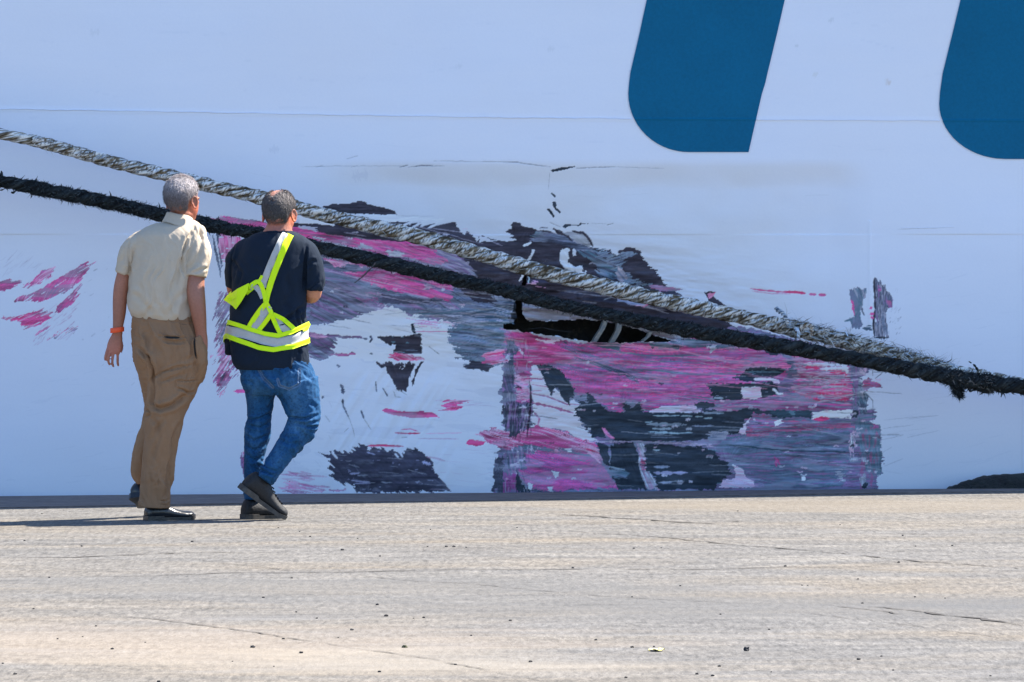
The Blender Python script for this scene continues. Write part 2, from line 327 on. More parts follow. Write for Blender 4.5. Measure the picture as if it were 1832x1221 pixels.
    for q, w in (([(248, 462), (262, 480), (268, 520)], 5), ([(262, 555), (268, 600), (298, 668)], 3.2), ([(380, 625), (400, 680)], 3), ([(400, 680), (445, 752)], 1), ([(478, 440), (484, 510)], 2.2), ([(522, 486), (555, 540)], 2.2),
                 ([(225, 335), (245, 345), (235, 352)], 3), ([(130, 540), (142, 545)], 4), ([(440, 150), (455, 165), (438, 190)], 4), ([(400, 168), (425, 170)], 3), ([(298, 668), (325, 730), (340, 800)], 1), ([(440, 262), (458, 266)], 2),
                 ([(150, 660), (180, 700)], 1), ([(270, 770), (300, 740)], .9), ([(820, 215), (850, 240), (890, 270)], 1), ([(590, 505), (605, 540), (640, 545)], 1.2)):
        P.line(R5, q, w, GD if w > 1.5 else GY, .5)
    P.poly(R5, [(522, 628), (545, 614), (600, 626), (700, 640), (775, 630), (790, 640), (850, 644), (888, 674), (820, 672), (730, 678), (620, 664), (545, 645)], [PK, (.72, .13, .3)], 4, (3, 1))
    P.poly(R5, [(925, 560), (1060, 560), (1066, 568), (1010, 576), (1062, 580), (1005, 590), (1066, 600), (1040, 612), (990, 628), (900, 634), (908, 606), (930, 590)], [PR, PK, PL], -2, (9, .8), (50, 1.8))
    P.strokes((760, 716, 840, 732), 8, 0, 40, 1.0, (.6, .4, .6), 4, .5)
    P.line(R5, [(600, 772), (680, 778), (765, 776)], 2.6, PR)
    P.line(R5, [(640, 750), (700, 748), (750, 764)], 1.4, PK)
    P.line(R5, [(800, 778), (1030, 772)], 1.2, PL)
    P.line(R5, [(750, 810), (1010, 812)], 1.4, (.6, .3, .5), alpha=.6)
    P.line(R5, [(640, 805), (680, 800)], 1.2, LV)
    P.line(R5, [(420, 856), (500, 852), (655, 860)], 3.2, PR, .3)
    P.poly(R5, [(90, 890), (120, 900), (150, 905), (210, 890), (240, 900), (330, 902), (330, 862), (370, 845), (420, 855), (432, 890), (470, 872), (530, 868), (548, 894), (600, 888), (612, 905), (650, 905), (690, 868), (740, 880), (790, 905), (815, 930), (842, 950), (850, 1000), (885, 1065), (970, 1152), (360, 1160), (330, 1100), (250, 1095), (225, 1080),
                    (165, 1040), (205, 1035), (165, 1000), (205, 985), (172, 950), (190, 935), (130, 912)], (.055, .055, .09), 38, (6, 2), (30, 6), chips=(.84, (.2, .2, .3), 4))
    for a, b in (((190, 893), (230, 938)), ((600, 905), (622, 932)), ((622, 882), (650, 930)), ((640, 880), (662, 905))): P.line(R5, [a, b], 3.4, WH, .2)
    for a, b, w in (((310, 1035), (375, 1028), 3), ((320, 1078), (435, 1088), 2.6), ((340, 1098), (440, 1100), 1.4), ((775, 958), (830, 975), 5), ((420, 895), (470, 912), 2.4), ((730, 1010), (750, 1008), 2)): P.line(R5, [a, b], w, (.38, .38, .55), .5)
    P.line(R5, [(800, 925), (860, 935), (920, 950)], 3, (.65, .4, .55), .6, alpha=.6)
    P.strokes((745, 800, 860, 880), 10, 2, 40, .9, (.65, .5, .66), 5, .5)
    P.poly(R5, [(-120, 1070), (-60, 1110), (60, 1140), (150, 1135), (275, 1125), (270, 1140), (240, 1152), (130, 1150), (0, 1160), (-60, 1165), (-130, 1140)], [PK, (.62, .3, .48), PL], 6, (10, 1.5), (30, 2), keep=.75)
    P.strokes((490, 842, 545, 872), 24, 10, 42, 2.6, (.64, .2, .42), 6, .7)
    P.poly(RC, [(195, 910), (225, 905), (245, 1000), (235, 1060), (215, 1050), (205, 960)], [PK, PU], 90, (7, 2), keep=.7)
    # ---------- behind the two men and at far left
    P.poly(SRC, [(378, 420), (392, 420), (398, 450), (396, 500), (386, 460)], [GD, GB], 80, (8, 1), keep=.8)
    P.poly(SRC, [(392, 418), (430, 422), (430, 470), (415, 476), (402, 472), (391, 450)], [PK, (.75, .3, .52), PL], 86, (8, 2), (16, 3), chips=(.72, WH, 5))
    P.poly(SRC, [(392, 524), (420, 520), (430, 560), (430, 660), (392, 640), (386, 560)], [GB, PU, LV, (.4, .15, .3), GD], -60, (12, 3), (22, 2.4), keep=.85)
    P.poly(SRC, [(382, 630), (425, 610), (432, 660), (400, 700), (385, 690)], [PU, (.55, .15, .3), PL], -55, (14, 3), (24, 2.2), keep=.5)
    P.poly(RC, [(110, 430), (130, 420), (115, 480), (95, 515), (60, 520), (55, 490)], [PU, (.5, .1, .25), GD], -58, (6, 1.5), (14, 2.4))
    P.poly(RC, [(75, 555), (120, 510), (100, 570), (80, 575)], [PK, PL], -58, (6, 1.5), keep=.8)
    P.poly(SRC, [(416, 700), (424, 697), (445, 696), (445, 703), (424, 704)], PK, 0, (2, .6))
    fl = [PU, PK, (.6, .12, .3), (.7, .2, .42), PL]
    P.poly(RA, [(250, 400), (380, 330), (480, 220), (560, 190), (640, 215), (600, 300), (480, 370), (420, 400), (340, 410)], fl, -38, (9, 1.5), (26, 1.8), keep=.92)
    P.poly(RA, [(130, 580), (280, 500), (480, 430), (700, 290), (860, 200), (940, 150), (1050, 160), (1000, 250), (900, 360), (800, 450), (640, 520), (500, 560), (280, 580), (160, 600)], fl, -33, (11, 1.5), (34, 2), keep=.97, bend=(60, -10))
    P.poly(RA, [(640, 640), (760, 540), (900, 400), (930, 380), (880, 540), (800, 640), (680, 680)], fl, -45, (9, 1.2), (20, 2.2), keep=.93)
    P.poly(RA, [(40, 740), (200, 740), (340, 710), (430, 680), (480, 700), (640, 690), (560, 770), (460, 850), (380, 880), (300, 870), (200, 820), (60, 790)], [PR, PK, (.6, .1, .26), PL], -24, (10, 1.5), (30, 1.8), keep=.94)
    P.poly(RA, [(-60, 350), (100, 320), (220, 330), (120, 430), (0, 470), (-60, 470)], fl, -18, (12, 1.5), (30, 2))
    P.poly(RA, [(590, 960), (700, 900), (860, 880), (820, 960), (700, 1000), (640, 975)], [PU, LV, PK], -38, (14, 1.5), (22, 2), keep=.6)
    P.poly(RA, [(400, 950), (570, 840), (560, 880), (430, 960)], fl, -38, (8, 1), (22, 2), keep=.7)
    P.strokes((70, 555, 130, 610), 36, -42, 18, 1.1, (.55, .33, .5), 8, .6)
    P.strokes((58, 596, 82, 625), 16, -48, 12, 1.1, (.5, .3, .45), 9, .6)
    P.strokes((0, 462, 70, 500), 24, -40, 20, .9, (.5, .48, .58), 10, .4)
    P.strokes((140, 470, 235, 690), 16, -35, 7, 1.6, (.3, .32, .4), 11, .4)
    # ---------- grey-blue patch left of the corner
    P.poly(R5, [(1020, 70), (1400, 40), (1400, 330), (1300, 340), (1235, 340), (1190, 378), (1150, 360), (1110, 365), (1045, 352), (1085, 302), (1000, 300), (1030, 272), (1000, 230), (950, 172), (955, 110)],
           [GD, GB, TL, (.24, .26, .36), GB], 8, (8, 3), (60, 3))
    P.poly(R5, [(1100, 305), (1230, 330), (1235, 342), (1190, 376), (1110, 362), (1045, 350)], [NV, GD], 0, (5, 2))
    P.poly(R5, [(700, 40), (900, 60), (1015, 60), (1010, 80), (940, 110), (800, 95), (720, 70)], [WH, PL, (.7, .3, .5), WB], 8, (14, 1.5), (40, 1.8), keep=.7)
    P.line(R5, [(735, 122), (940, 122)], 1.4, PK, alpha=.8)
    # ---------- the big scraped rectangle: ground colour first
    box = conv(R6, [(160, 115), (330, 120), (500, 165), (740, 190), (1365, 190)])+conv(R7, [(330, 300), (480, 330), (700, 380), (900, 430), (1000, 450), (1030, 480), (1030, 520), (1000, 560), (990, 600), (1020, 650), (1010, 740), (1062, 735), (1050, 800), (1082, 825), (1085, 900), (1098, 1000), (1095, 1060), (1070, 1090), (1080, 1170)])
    box += conv(R6, [(800, 1180), (60, 1180), (100, 1080), (85, 1040), (100, 980), (100, 900), (150, 800), (150, 690), (145, 560), (120, 500), (155, 470), (150, 340)])
    P.poly(SRC, box, [GD, GB, (.2, .21, .32), PU, (.26, .28, .38), TL], 0, (4, 3), (90, 2.6))
    # big pink sweep
    P.poly(R6, [(165, 112), (240, 104), (330, 130), (500, 165), (700, 188), (800, 215), (905, 240), (920, 200), (1080, 195), (1420, 190), (1800, 200), (1980, 300), (1980, 420), (1760, 460), (1680, 560), (1400, 610), (1200, 622), (1060, 645), (985, 570), (930, 570), (900, 640), (800, 600), (730, 560), (690, 515), (620, 540), (600, 480), (520, 370), (430, 332), (340, 340), (330, 580), (250, 578), (222, 500), (215, 300), (170, 240)],
           [GB, PU, (.45, .16, .38), PK, (.44, .20, .44), PK, (.30, .2, .38), PK, (.9, .24, .46)], 3, (5, 2), (110, 3.0), bend=lambda X: 78*(1-np.exp(-np.maximum(X-880, 0)/120.)))
    P.poly(R6, [(170, 115), (240, 104), (330, 130), (520, 190), (640, 300), (420, 330), (340, 340), (300, 400), (240, 440), (215, 300)], [PK, (.68, .1, .28), (.5, .12, .3)], 14, (12, 2.5), (60, 3))
    P.poly(R6, [(520, 190), (700, 230), (900, 340), (1200, 420), (1000, 440), (700, 330), (560, 260)], [GB, PU, (.3, .26, .4), GD], 22, (20, 3), (70, 2.4), keep=.6)
    P.poly(R6, [(1100, 190), (1180, 195), (1300, 180), (1290, 240), (1240, 232), (1100, 222)], [GD, TL, NV], 0, (4, 3), (12, 4), keep=.85)
    P.poly(R6, [(720, 190), (900, 190), (905, 250), (860, 240), (780, 225)], [GD, TL, GB], 18, (5, 1), (16, 2))
    P.poly(R6, [(355, 170), (420, 178), (500, 172), (470, 205), (420, 200)], [PL, WH], 6, (6, 1.5))
    P.poly(R6, [(170, 170), (225, 190), (268, 240), (240, 255), (222, 290), (215, 560), (150, 560), (150, 340), (160, 300)], [GD, (.11, .12, .19), PU], 80, (7, 3), (40, 4), chips=(.75, PU, 5))
    P.poly(R6, [(140, 300), (180, 270), (195, 300), (150, 320)], [WH, LV], 0, (4, 3))
    P.poly(R6, [(250, 235), (285, 245), (280, 275), (262, 268)], [PL, WH], 0, (3, 2))
    P.poly(R6, [(60, 250), (110, 235), (160, 240), (160, 320), (60, 335), (10, 280)], [PK, PR, PL, PU], -8, (8, 2.5), (20, 3))
    P.poly(R6, [(235, 400), (330, 410), (335, 470), (330, 540), (280, 580), (245, 560), (225, 480)], [PK, (.7, .2, .4), PL, GB], 0, (5, 3), (12, 3), chips=(.72, (.7, .55, .65), 4))
    # white panel with pink lines
    P.poly(R6, [(332, 350), (352, 335), (378, 342), (410, 400), (440, 500), (462, 524), (480, 480), (545, 570), (600, 560), (640, 585), (620, 640), (660, 720), (720, 790), (760, 830), (640, 820), (560, 760), (420, 735), (335, 740), (330, 680), (345, 600), (330, 520)], [WH, (.82, .74, .78), WB], 8, (3, 1.5), (40, 4))
    for q, w in (([(325, 424), (410, 430)], 2.2), ([(330, 460), (440, 478)], 1.2), ([(330, 520), (440, 540), (560, 590), (640, 590)], 2.6), ([(335, 580), (460, 605), (600, 645)], 4.4), ([(335, 505), (400, 500)], 1.2), ([(345, 640), (380, 680), (370, 740)], 3)):
        P.line(R6, q, w, (.6, .22, .38), .5)
    P.poly(R6, [(375, 340), (430, 334), (470, 350), (520, 372), (560, 420), (590, 480), (612, 530), (585, 550), (582, 590), (545, 580), (500, 480), (470, 478), (462, 525), (435, 502), (410, 430)], N2, 50, (3, 3), (20, 4))
    P.poly(R6, [(600, 640), (640, 585), (622, 560), (685, 580), (680, 515), (705, 512), (740, 575), (830, 630), (920, 645), (930, 568), (985, 612), (1020, 566), (1055, 640), (1120, 640), (1200, 630), (1365, 650), (1500, 650), (1600, 680), (1700, 700), (1690, 760), (1560, 800), (1365, 825), (870, 828), (800, 740), (810, 806), (720, 800), (650, 700)], N2, 4, (5, 2), (60, 4))
    P.poly(R6, [(1060, 640), (1200, 600), (1400, 600), (1400, 645), (1200, 642)], [PL, WH, LV], 1, (12, 1), (40, 2))
    for y, xa, xb, w, c in ((660, 1110, 1365, 2, TC), (702, 1060, 1110, 2, TC), (716, 1070, 1340, 5, (.30, .36, .42)), (745, 1105, 1230, 3.4, TC), (772, 1120, 1365, 2.6, TC), (765, 1080, 1200, 1.4, TC), (800, 1090, 1300, 1.2, GB), (690, 1365, 1460, 1.8, GB), (727, 1365, 1500, 2, GB)):
        P.line(R6, [(xa, y), ((xa+xb)/2, y+3), (xb, y)], w, c, .6)
    P.poly(R6, [(785, 738), (802, 738), (830, 780), (868, 812), (845, 812), (800, 780)], [PK, PL], 50, (1, 1))
    P.poly(R6, [(-20, 790), (30, 755), (80, 733), (130, 762), (200, 760), (300, 738), (380, 735), (420, 742), (560, 762), (620, 800), (700, 820), (745, 842), (780, 930), (800, 965), (760, 950), (690, 900), (600, 880), (520, 872), (462, 915), (440, 880), (390, 855), (280, 850), (150, 876), (105, 868), (70, 840), (30, 820)],
           [PK, (.62, .1, .25), (.7, .2, .38), PL, PR], 16, (8, 3), (26, 3), chips=(.80, (.35, .1, .2), 3))
    P.poly(R5, [(1055, 838), (1085, 815), (1140, 818), (1185, 832), (1170, 855), (1120, 858), (1075, 848)], [PR, PK], 0, (3, 1.5))
    P.poly(R6, [(150, 580), (260, 590), (345, 588), (350, 620), (320, 660), (290, 720), (240, 800), (200, 795), (160, 720), (145, 650)], [N2, GD, (.05, .06, .09), PU], 100, (7, 3), (26, 5))
    P.poly(R6, [(240, 680), (310, 650), (300, 740), (250, 760)], [PU, GD, (.5, .15, .3)], 100, (6, 3), keep=.7)
    P.line(R6, [(318, 420), (328, 560), (322, 640), (300, 800)], 3.4, (.04, .02, .04), .6)
    P.poly(R6, [(150, 900), (240, 880), (330, 870), (400, 880), (280, 930), (290, 990), (240, 1010), (250, 1140), (145, 1145)], [GD, GB, PU, LV], 82, (8, 3), (24, 3), chips=(.70, (.7, .62, .74), 4))
    P.poly(R6, [(150, 1050), (230, 1030), (240, 1150), (145, 1150)], [PU, (.5, .1, .33)], 90, (8, 3))
    P.poly(R6, [(232, 1000), (262, 1090), (330, 1150), (230, 1150)], N2, 80, (4, 2))
    P.poly(R6, [(95, 930), (150, 930), (150, 1150), (70, 1150), (90, 1080)], [GD, (.08, .08, .12)], 90, (5, 3))
    P.poly(R6, [(290, 915), (400, 885), (480, 905), (560, 890), (690, 900), (770, 960), (820, 1040), (900, 1125), (340, 1145), (290, 1090), (245, 1020), (300, 1000)],
           [PU, (.42, .12, .36), PK, (.5, .14, .38), PK, GB], 27, (6, 2.5), (70, 2.4), bend=(1000, 4))
    P.line(R6, [(690, 895), (740, 935), (775, 970)], 3, PL, .4)
    P.poly(R6, [(460, 1020), (500, 1020), (510, 1060), (480, 1065)], WH, 30, (2, 1.5)); P.poly(R6, [(300, 1095), (330, 1100), (330, 1140), (310, 1130)], WH, 30, (2, 1.5)); P.poly(R6, [(430, 1130), (460, 1115), (465, 1145), (430, 1145)], WH, 30, (2, 1.5))
    P.poly(R6, [(545, 875), (590, 876), (585, 895), (555, 892)], WH, 10, (2, 1))
    P.poly(R6, [(738, 828), (790, 838), (830, 870), (828, 985), (790, 960), (770, 900)], N2, 60, (2, 2))
    P.poly(R6, [(835, 855), (900, 838), (980, 826), (1005, 870), (1020, 960), (1022, 1000), (1050, 1060), (1075, 1135), (890, 1135), (850, 1060), (830, 990)], N2, 70, (3, 2))
    P.poly(R6, [(828, 990), (940, 1010), (930, 1060), (880, 1080), (850, 1050)], [N2, TL, GB, GD], 20, (8, 1.5), keep=.8)
    P.line(R6, [(830, 990), (930, 1012)], 1.6, TC)
    P.poly(R6, [(1000, 830), (1050, 845), (1062, 900), (1070, 1000), (1110, 1060), (1155, 1135), (1070, 1135), (1040, 1060), (1022, 980), (1020, 900)], [PL, (.6, .35, .5), LV, WH], 70, (3, 1.5), (18, 2.4))
    P.poly(R6, [(1025, 940), (1060, 950), (1062, 1020), (1035, 1010)], [PR, GB, PU], 0, (4, 1.5))
    P.poly(R6, [(1055, 850), (1120, 842), (1230, 850), (1300, 865), (1420, 860), (1500, 900), (1600, 990), (1610, 1040), (1560, 1080), (1510, 1110), (1500, 1140), (1152, 1140), (1110, 1060), (1075, 1010), (1060, 930)], N2, 2, (5, 3), (50, 5))
    P.poly(R6, [(700, 820), (1365, 830), (1500, 846), (1500, 862), (1365, 852), (1000, 832), (760, 836)], [LV, (.6, .45, .6), GB], 1, (8, 1.2), (30, 2), keep=.85)
    for y, xa, xb, w, c in ((883, 1110, 1155, 2, TC), (1028, 1115, 1330, 4.5, (.45, .42, .58)), (990, 1120, 1215, 4, (.3, .34, .44)), (1090, 1160, 1225, 3.6, (.3, .32, .42)), (1088, 1262, 1300, 6, LV)):
        P.line(R6, [(xa, y), ((xa+xb)/2, y+2), (xb, y)], w, c, .6)
    # ---------- right part of the rectangle (R7 / RE / RD)
    P.poly(RE, [(0, 60), (170, 60), (700, 60), (1150, 130), (1150, 170), (600, 180), (400, 170), (0, 150)], [GB, TL, GB, (.25, .3, .42)], 1, (12, 2), (60, 2.6))
    P.poly(RE, [(160, -10), (480, -10), (700, 50), (600, 62), (340, 60), (170, 55)], [PK, (.7, .3, .5), PL], 0, (6, 1))
    P.poly(RE, [(350, 145), (500, 150), (450, 240), (410, 240), (400, 180)], [WH, LV], 0, (3, 2))
    P.poly(RE, [(1160, 180), (1250, 170), (1330, 190), (1310, 280), (1200, 260)], [GD, N2], 0, (2, 2)); P.poly(RE, [(1250, 175), (1290, 180), (1280, 235), (1245, 225)], LV, 0, (1, 1))
    P.poly(RE, [(320, 660), (800, 660), (1250, 670), (1330, 690), (1330, 800), (1280, 870), (1090, 885), (700, 900), (440, 890), (410, 800), (380, 740), (345, 700)], N2, 0, (4, 1.6), (50, 4), chips=(.84, GB, 3))
    P.poly(RE, [(720, 580), (820, 520), (880, 460), (1080, 440), (1380, 440), (1420, 480), (1330, 560), (1250, 590), (980, 590), (960, 630), (1280, 640), (1300, 670), (1150, 650), (900, 640)], N2, 0, (6, 2.5), (50, 3), chips=(.80, TL, 3))
    P.line(RE, [(880, 505), (1100, 500), (1400, 510)], 2.0, TL, .4)
    P.poly(RE, [(825, 712), (960, 705), (1090, 715), (1090, 880), (960, 880), (850, 860), (822, 800)], [WH, PL, WB, (.82, .55, .68)], 0, (1.5, 1.2), (40, 1.8))
    P.poly(RE, [(960, 600), (1020, 580), (1250, 590), (1320, 620), (1330, 665), (1270, 660), (1150, 612), (980, 618)], [WB, PL], 5, (6, 1.4))
    P.line(RE, [(950, 655), (1015, 656)], 1.8, TC)
    P.line(RE, [(1245, 735), (1290, 760), (1320, 805)], 4, WB, .2); P.line(RE, [(1310, 805), (1450, 800)], 4, WB, .3)
    P.line(RE, [(450, 858), (570, 860)], 2.4, TC, .4)
    P.poly(RE, [(160, 930), (240, 920), (460, 930), (475, 985), (250, 1000), (180, 975)], N2, 0, (3, 2)); P.poly(RE, [(250, 1015), (520, 1010), (560, 1050), (300, 1050)], N2, 0, (4, 1.5))
    P.poly(RE, [(-20, 955), (150, 960), (230, 1000), (270, 1050), (0, 1050)], [WB, PL, LV, PL], 0, (6, 1), (40, 1.6))
    P.poly(RE, [(440, 905), (820, 870), (1100, 890), (1526, 880), (1526, 1020), (1100, 1000), (760, 1040), (560, 1045), (480, 990)], [PU, GB, (.55, .14, .34), LV], -2, (10, 2.5), (40, 2.6))
    P.poly(RE, [(-20, 1065), (580, 1050), (840, 1010), (1100, 1000), (1526, 1030), (1526, 1110), (1240, 1130), (1180, 1080), (1060, 1080), (950, 1130), (840, 1225), (-20, 1225)], N2, 0, (6, 2.5), (60, 4))
    for y, xa, xb, w in ((1108, 0, 150, 2.2), (1112, 190, 290, 2.2), (1135, 310, 420, 2.2), (1068, 300, 580, 1.6)): P.line(RE, [(xa, y), (xb, y)], w, TC, .5)
    P.poly(R7, [(640, 445), (700, 430), (860, 460), (925, 490), (940, 560), (945, 700), (860, 735), (700, 690), (620, 640), (650, 560)], [LV, GB, (.56, .12, .26), (.60, .46, .58), (.50, .16, .32), PK, LV, GB], 1, (8, 2), (60, 1.8))
    P.poly(R7, [(440, 690), (620, 640), (720, 660), (800, 700), (880, 690), (950, 640), (955, 735), (740, 742), (440, 740)], [PU, (.5, .1, .3), GB, PK], 4, (12, 2), (50, 2.4))
    for q, w in (([(695, 497), (830, 502), (920, 504)], 4.4), ([(780, 525), (860, 522), (925, 520)], 6), ([(915, 510), (918, 540), (910, 560)], 4)): P.line(R7, q, w, WB, .6)
    for q, w in (([(700, 515), (775, 520)], 5), ([(830, 545), (910, 545), (915, 570)], 4.4), ([(760, 652), (930, 655)], 4.4), ([(830, 608), (915, 604)], 3.2), ([(860, 690), (930, 680)], 4), ([(640, 640), (720, 668), (790, 696)], 5)): P.line(R7, q, w, PR, .7)
    P.poly(R7, [(400, 780), (460, 758), (530, 765), (560, 800), (700, 790), (945, 800), (970, 830), (800, 840), (640, 850), (500, 870), (380, 882), (390, 830)], [PR, PU, GB, (.5, .1, .22), (.6, .2, .35)], 1, (10, 3), (50, 2.6))
    P.poly(R7, [(520, 740), (740, 740), (735, 782), (640, 775), (560, 780), (530, 760)], [N2, (.05, .1, .14)], 0, (4, 1.6)); P.poly(R7, [(620, 742), (650, 744), (650, 766), (620, 764)], TL, 0, (2, 1))
    P.poly(R7, [(735, 752), (800, 742), (860, 742), (945, 733), (946, 786), (900, 782), (820, 780), (800, 784), (740, 792)], WB, -2, (3, 1.2))
    P.poly(R7, [(740, 785), (800, 772), (840, 784), (790, 800)], PR, -2, (3, 1.2))
    P.poly(R7, [(360, 860), (380, 820), (415, 778), (395, 830), (390, 865), (370, 866)], [WB, PL], 0, (2, 1.5)); P.poly(R7, [(540, 795), (590, 790), (580, 812), (545, 818)], WB, 0, (3, 2))
    P.poly(R7, [(200, 850), (300, 850), (300, 890), (200, 905)], [PU, LV, GB], 0, (6, 2), (14, 3))
    P.poly(R7, [(250, 900), (600, 880), (930, 850), (935, 1000), (900, 1140), (520, 1140), (430, 1100), (330, 1000), (300, 960)], [GB, (.16, .23, .33), (.2, .22, .33), TL, PU, GB], 1, (10, 3), (80, 2.8))
    P.strokes((1330, 790, 1500, 868), 60, 1, 46, 1.7, (.42, .16, .32), 21, .55)
    P.strokes((1300, 800, 1510, 868), 26, 1, 40, 1.4, (.46, .50, .62), 22, .55)
    P.line(R7, [(280, 915), (450, 935), (640, 952), (850, 955), (930, 960)], 2.4, (.04, .08, .11), .5)
    P.line(R7, [(330, 928), (560, 945)], 1.6, (.04, .08, .11), .5, alpha=.7)
    P.poly(R7, [(525, 990), (560, 985), (565, 1030), (530, 1040)], [PL, PU, PK], 70, (7, 2), keep=.7)
    P.poly(R7, [(860, 1060), (900, 1040), (905, 1110), (865, 1112)], [WB, LV, GB], 0, (6, 1.6), (14, 1.6), keep=.7)
    P.poly(R7, [(680, 1085), (700, 1085), (698, 1105), (682, 1105)], WB, 0, (1, 1))
    P.poly(R7, [(330, 1018), (360, 1040), (400, 1085), (440, 1110), (430, 1142), (255, 1142), (262, 1105), (330, 1095)], [WB, PL, (.7, .66, .8)], 10, (3, 1.6), (20, 2.4))
    P.strokes((1282, 858, 1350, 872), 9, 2, 26, 1.3, (.6, .3, .45), 23, .6)
    # right-hand column
    P.poly(R7, [(930, 480), (985, 490), (975, 560), (985, 640), (1000, 720), (985, 770), (940, 780), (945, 640)], [PU, (.36, .22, .4), GB, PU], 86, (7, 3), (26, 4))
    P.poly(R7, [(985, 500), (1010, 490), (1030, 520), (1005, 560), (985, 545)], [LV, PL, GB, TL], 60, (4, 2), (10, 3))
    P.poly(R7, [(1000, 580), (1030, 570), (1045, 590), (1090, 598), (1090, 622), (1050, 618), (1018, 640), (1000, 615)], [PR, PU, (.5, .1, .2), GB], 5, (3, 1.5), (10, 3))
    P.poly(R7, [(975, 600), (1000, 620), (1022, 660), (1015, 735), (990, 760), (975, 700)], [GB, LV, TL, GD], 70, (6, 3), (12, 3))
    P.poly(R7, [(945, 740), (972, 740), (972, 778), (946, 778)], N2, 0, (2, 2))
    P.poly(R7, [(975, 780), (1030, 810), (1082, 822), (1086, 900), (1098, 1000), (1094, 1062), (1040, 1070), (1000, 1020), (985, 900), (960, 820)], [GB, (.2, .27, .36), TL, (.26, .28, .38)], 84, (6, 3), (26, 5))
    P.poly(R7, [(930, 870), (960, 850), (965, 900), (945, 1000), (930, 1000)], [WB, LV, PL, GB], 88, (7, 3), (12, 3), keep=.7)
    P.strokes((1538, 760, 1568, 866), 44, 84, 13, 2.6, (.48, .14, .28), 24, .75)
    P.poly(R7, [(1040, 815), (1062, 812), (1080, 830), (1062, 838), (1040, 830)], [PU, (.5, .12, .3)], 0, (4, 1.5))
    P.poly(R7, [(975, 1080), (1020, 1075), (1020, 1140), (985, 1142)], [WH, LV, GB], 88, (5, 3)); P.poly(R7, [(1000, 1120), (1025, 1122), (1025, 1142), (1002, 1142)], N2, 0, (2, 2))
    for q, w in (([(1035, 735), (1065, 735)], 2), ([(1022, 660), (1050, 690), (1050, 800)], 1), ([(1050, 540), (1110, 540), (1190, 545)], 1), ([(1062, 575), (1100, 545)], 1), ([(1045, 500), (1050, 560)], .9)): P.line(R7, q, w, GD, .3, alpha=.8)
    for a, b in (((690, 835), (850, 815)), ((680, 895), (800, 868)), ((830, 782), (980, 765)), ((820, 880), (980, 845)), ((700, 790), (900, 770)), ((700, 1030), (800, 990)), ((690, 960), (740, 930))): P.line(R8, [a, b], .9, (.42, .46, .54), .3, alpha=.55)
    P.strokes((1585, 640, 1700, 780), 20, -8, 26, .8, (.48, .52, .6), 25, .35)
    # thin scoring over everything that rubbed along the plates
    P.scour()
    for b, n, a_, l_, c_, al in (((910, 610, 1540, 870), 70, 1, 70, (.62, .66, .74), .42), ((910, 610, 1540, 870), 60, 1, 60, (.05, .06, .09), .6), ((930, 610, 1420, 700), 50, 3, 90, (.92, .45, .66), .6), ((560, 400, 830, 560), 60, 11, 70, (.72, .66, .80), .5), ((560, 440, 830, 590), 50, 11, 60, (.06, .06, .1), .55),
                             ((810, 520, 930, 650), 30, 2, 60, (.62, .66, .74), .5), ((950, 520, 1230, 600), 30, 7, 80, (.6, .58, .64), .5), ((1420, 620, 1540, 720), 40, 0, 40, (.80, .74, .84), .6), ((900, 600, 950, 880), 50, 88, 16, (.62, .58, .70), .6), ((900, 600, 950, 880), 40, 80, 16, (.03, .035, .06), .6), ((580, 590, 880, 870), 60, 4, 30, (.62, .66, .76), .4)):
        P.strokes(b, n, a_, l_, 1.5, c_, int(b[0])+n, al)
    for b, n, sd in (((905, 600, 1560, 870), 110, 51), ((560, 400, 840, 570), 30, 52), ((1520, 620, 1575, 870), 30, 53)):
        rg_ = random.Random(sd)
        for _ in range(n):
            x = rg_.uniform(b[0], b[2]); y = rg_.uniform(b[1], b[3]); q = rg_.uniform(2, 6)
            P.line(SRC, [(x-q, y), (x, y+rg_.uniform(-2, 2)), (x+q, y+rg_.uniform(-1, 1))], rg_.uniform(1.2, 3.6), rg_.choice([(.80, .82, .90), (.86, .62, .76), (.04, .045, .07), (.75, .7, .8)]), .9, True, rg_.uniform(.4, .95))
    P.line(RF, [(280, 628), (400, 650), (520, 666), (700, 696), (860, 714)], 7, (.62, .72, .84), .5)  # pale highlight painted along the tear's lower lip
    P.line(RF, [(60, 598), (140, 596), (210, 612)], 5, (.62, .70, .80), .5)  # the same painted highlight on the lip's left end
    # small marks to the upper right
    P.poly(RD, [(780, 225), (830, 200), (870, 200), (885, 222), (930, 195), (950, 215), (935, 280), (912, 320), (905, 400), (880, 425), (890, 500), (905, 560), (880, 610), (840, 605), (800, 590), (780, 510), (825, 490), (825, 430), (800, 350), (775, 280)], [GB, (.24, .25, .36), TL, LV, PU], 84, (3, 1.2), (16, 4))
    P.line(RD, [(795, 320), (815, 350), (810, 400), (830, 470)], 3.4, PK, .7)
    P.line(RD, [(730, 532), (780, 515), (810, 505)], 3, TL, .3)
    P.poly(RD, [(1015, 90), (1040, 88), (1120, 180), (1190, 280), (1215, 340), (1190, 385), (1145, 395), (1140, 500), (1150, 600), (1165, 692), (1020, 692), (1010, 620), (1035, 500), (1020, 300)], [GB, LV, GD, (.22, .24, .33), PU], 82, (4, 1.6), (14, 3.4))
    P.poly(RD, [(1145, 320), (1200, 320), (1205, 385), (1160, 395)], [PU, (.5, .15, .3), LV], 0, (2, 2)); P.poly(RD, [(1070, 170), (1100, 200), (1090, 230), (1065, 220)], [PU, PK], 0, (2, 2))
    P.line(RD, [(1022, 95), (1022, 200), (1030, 400), (1012, 560), (1020, 690)], 2.6, (.04, .04, .06), .6)
    P.line(RD, [(1020, 690), (1165, 692)], 2.8, N2, .4)
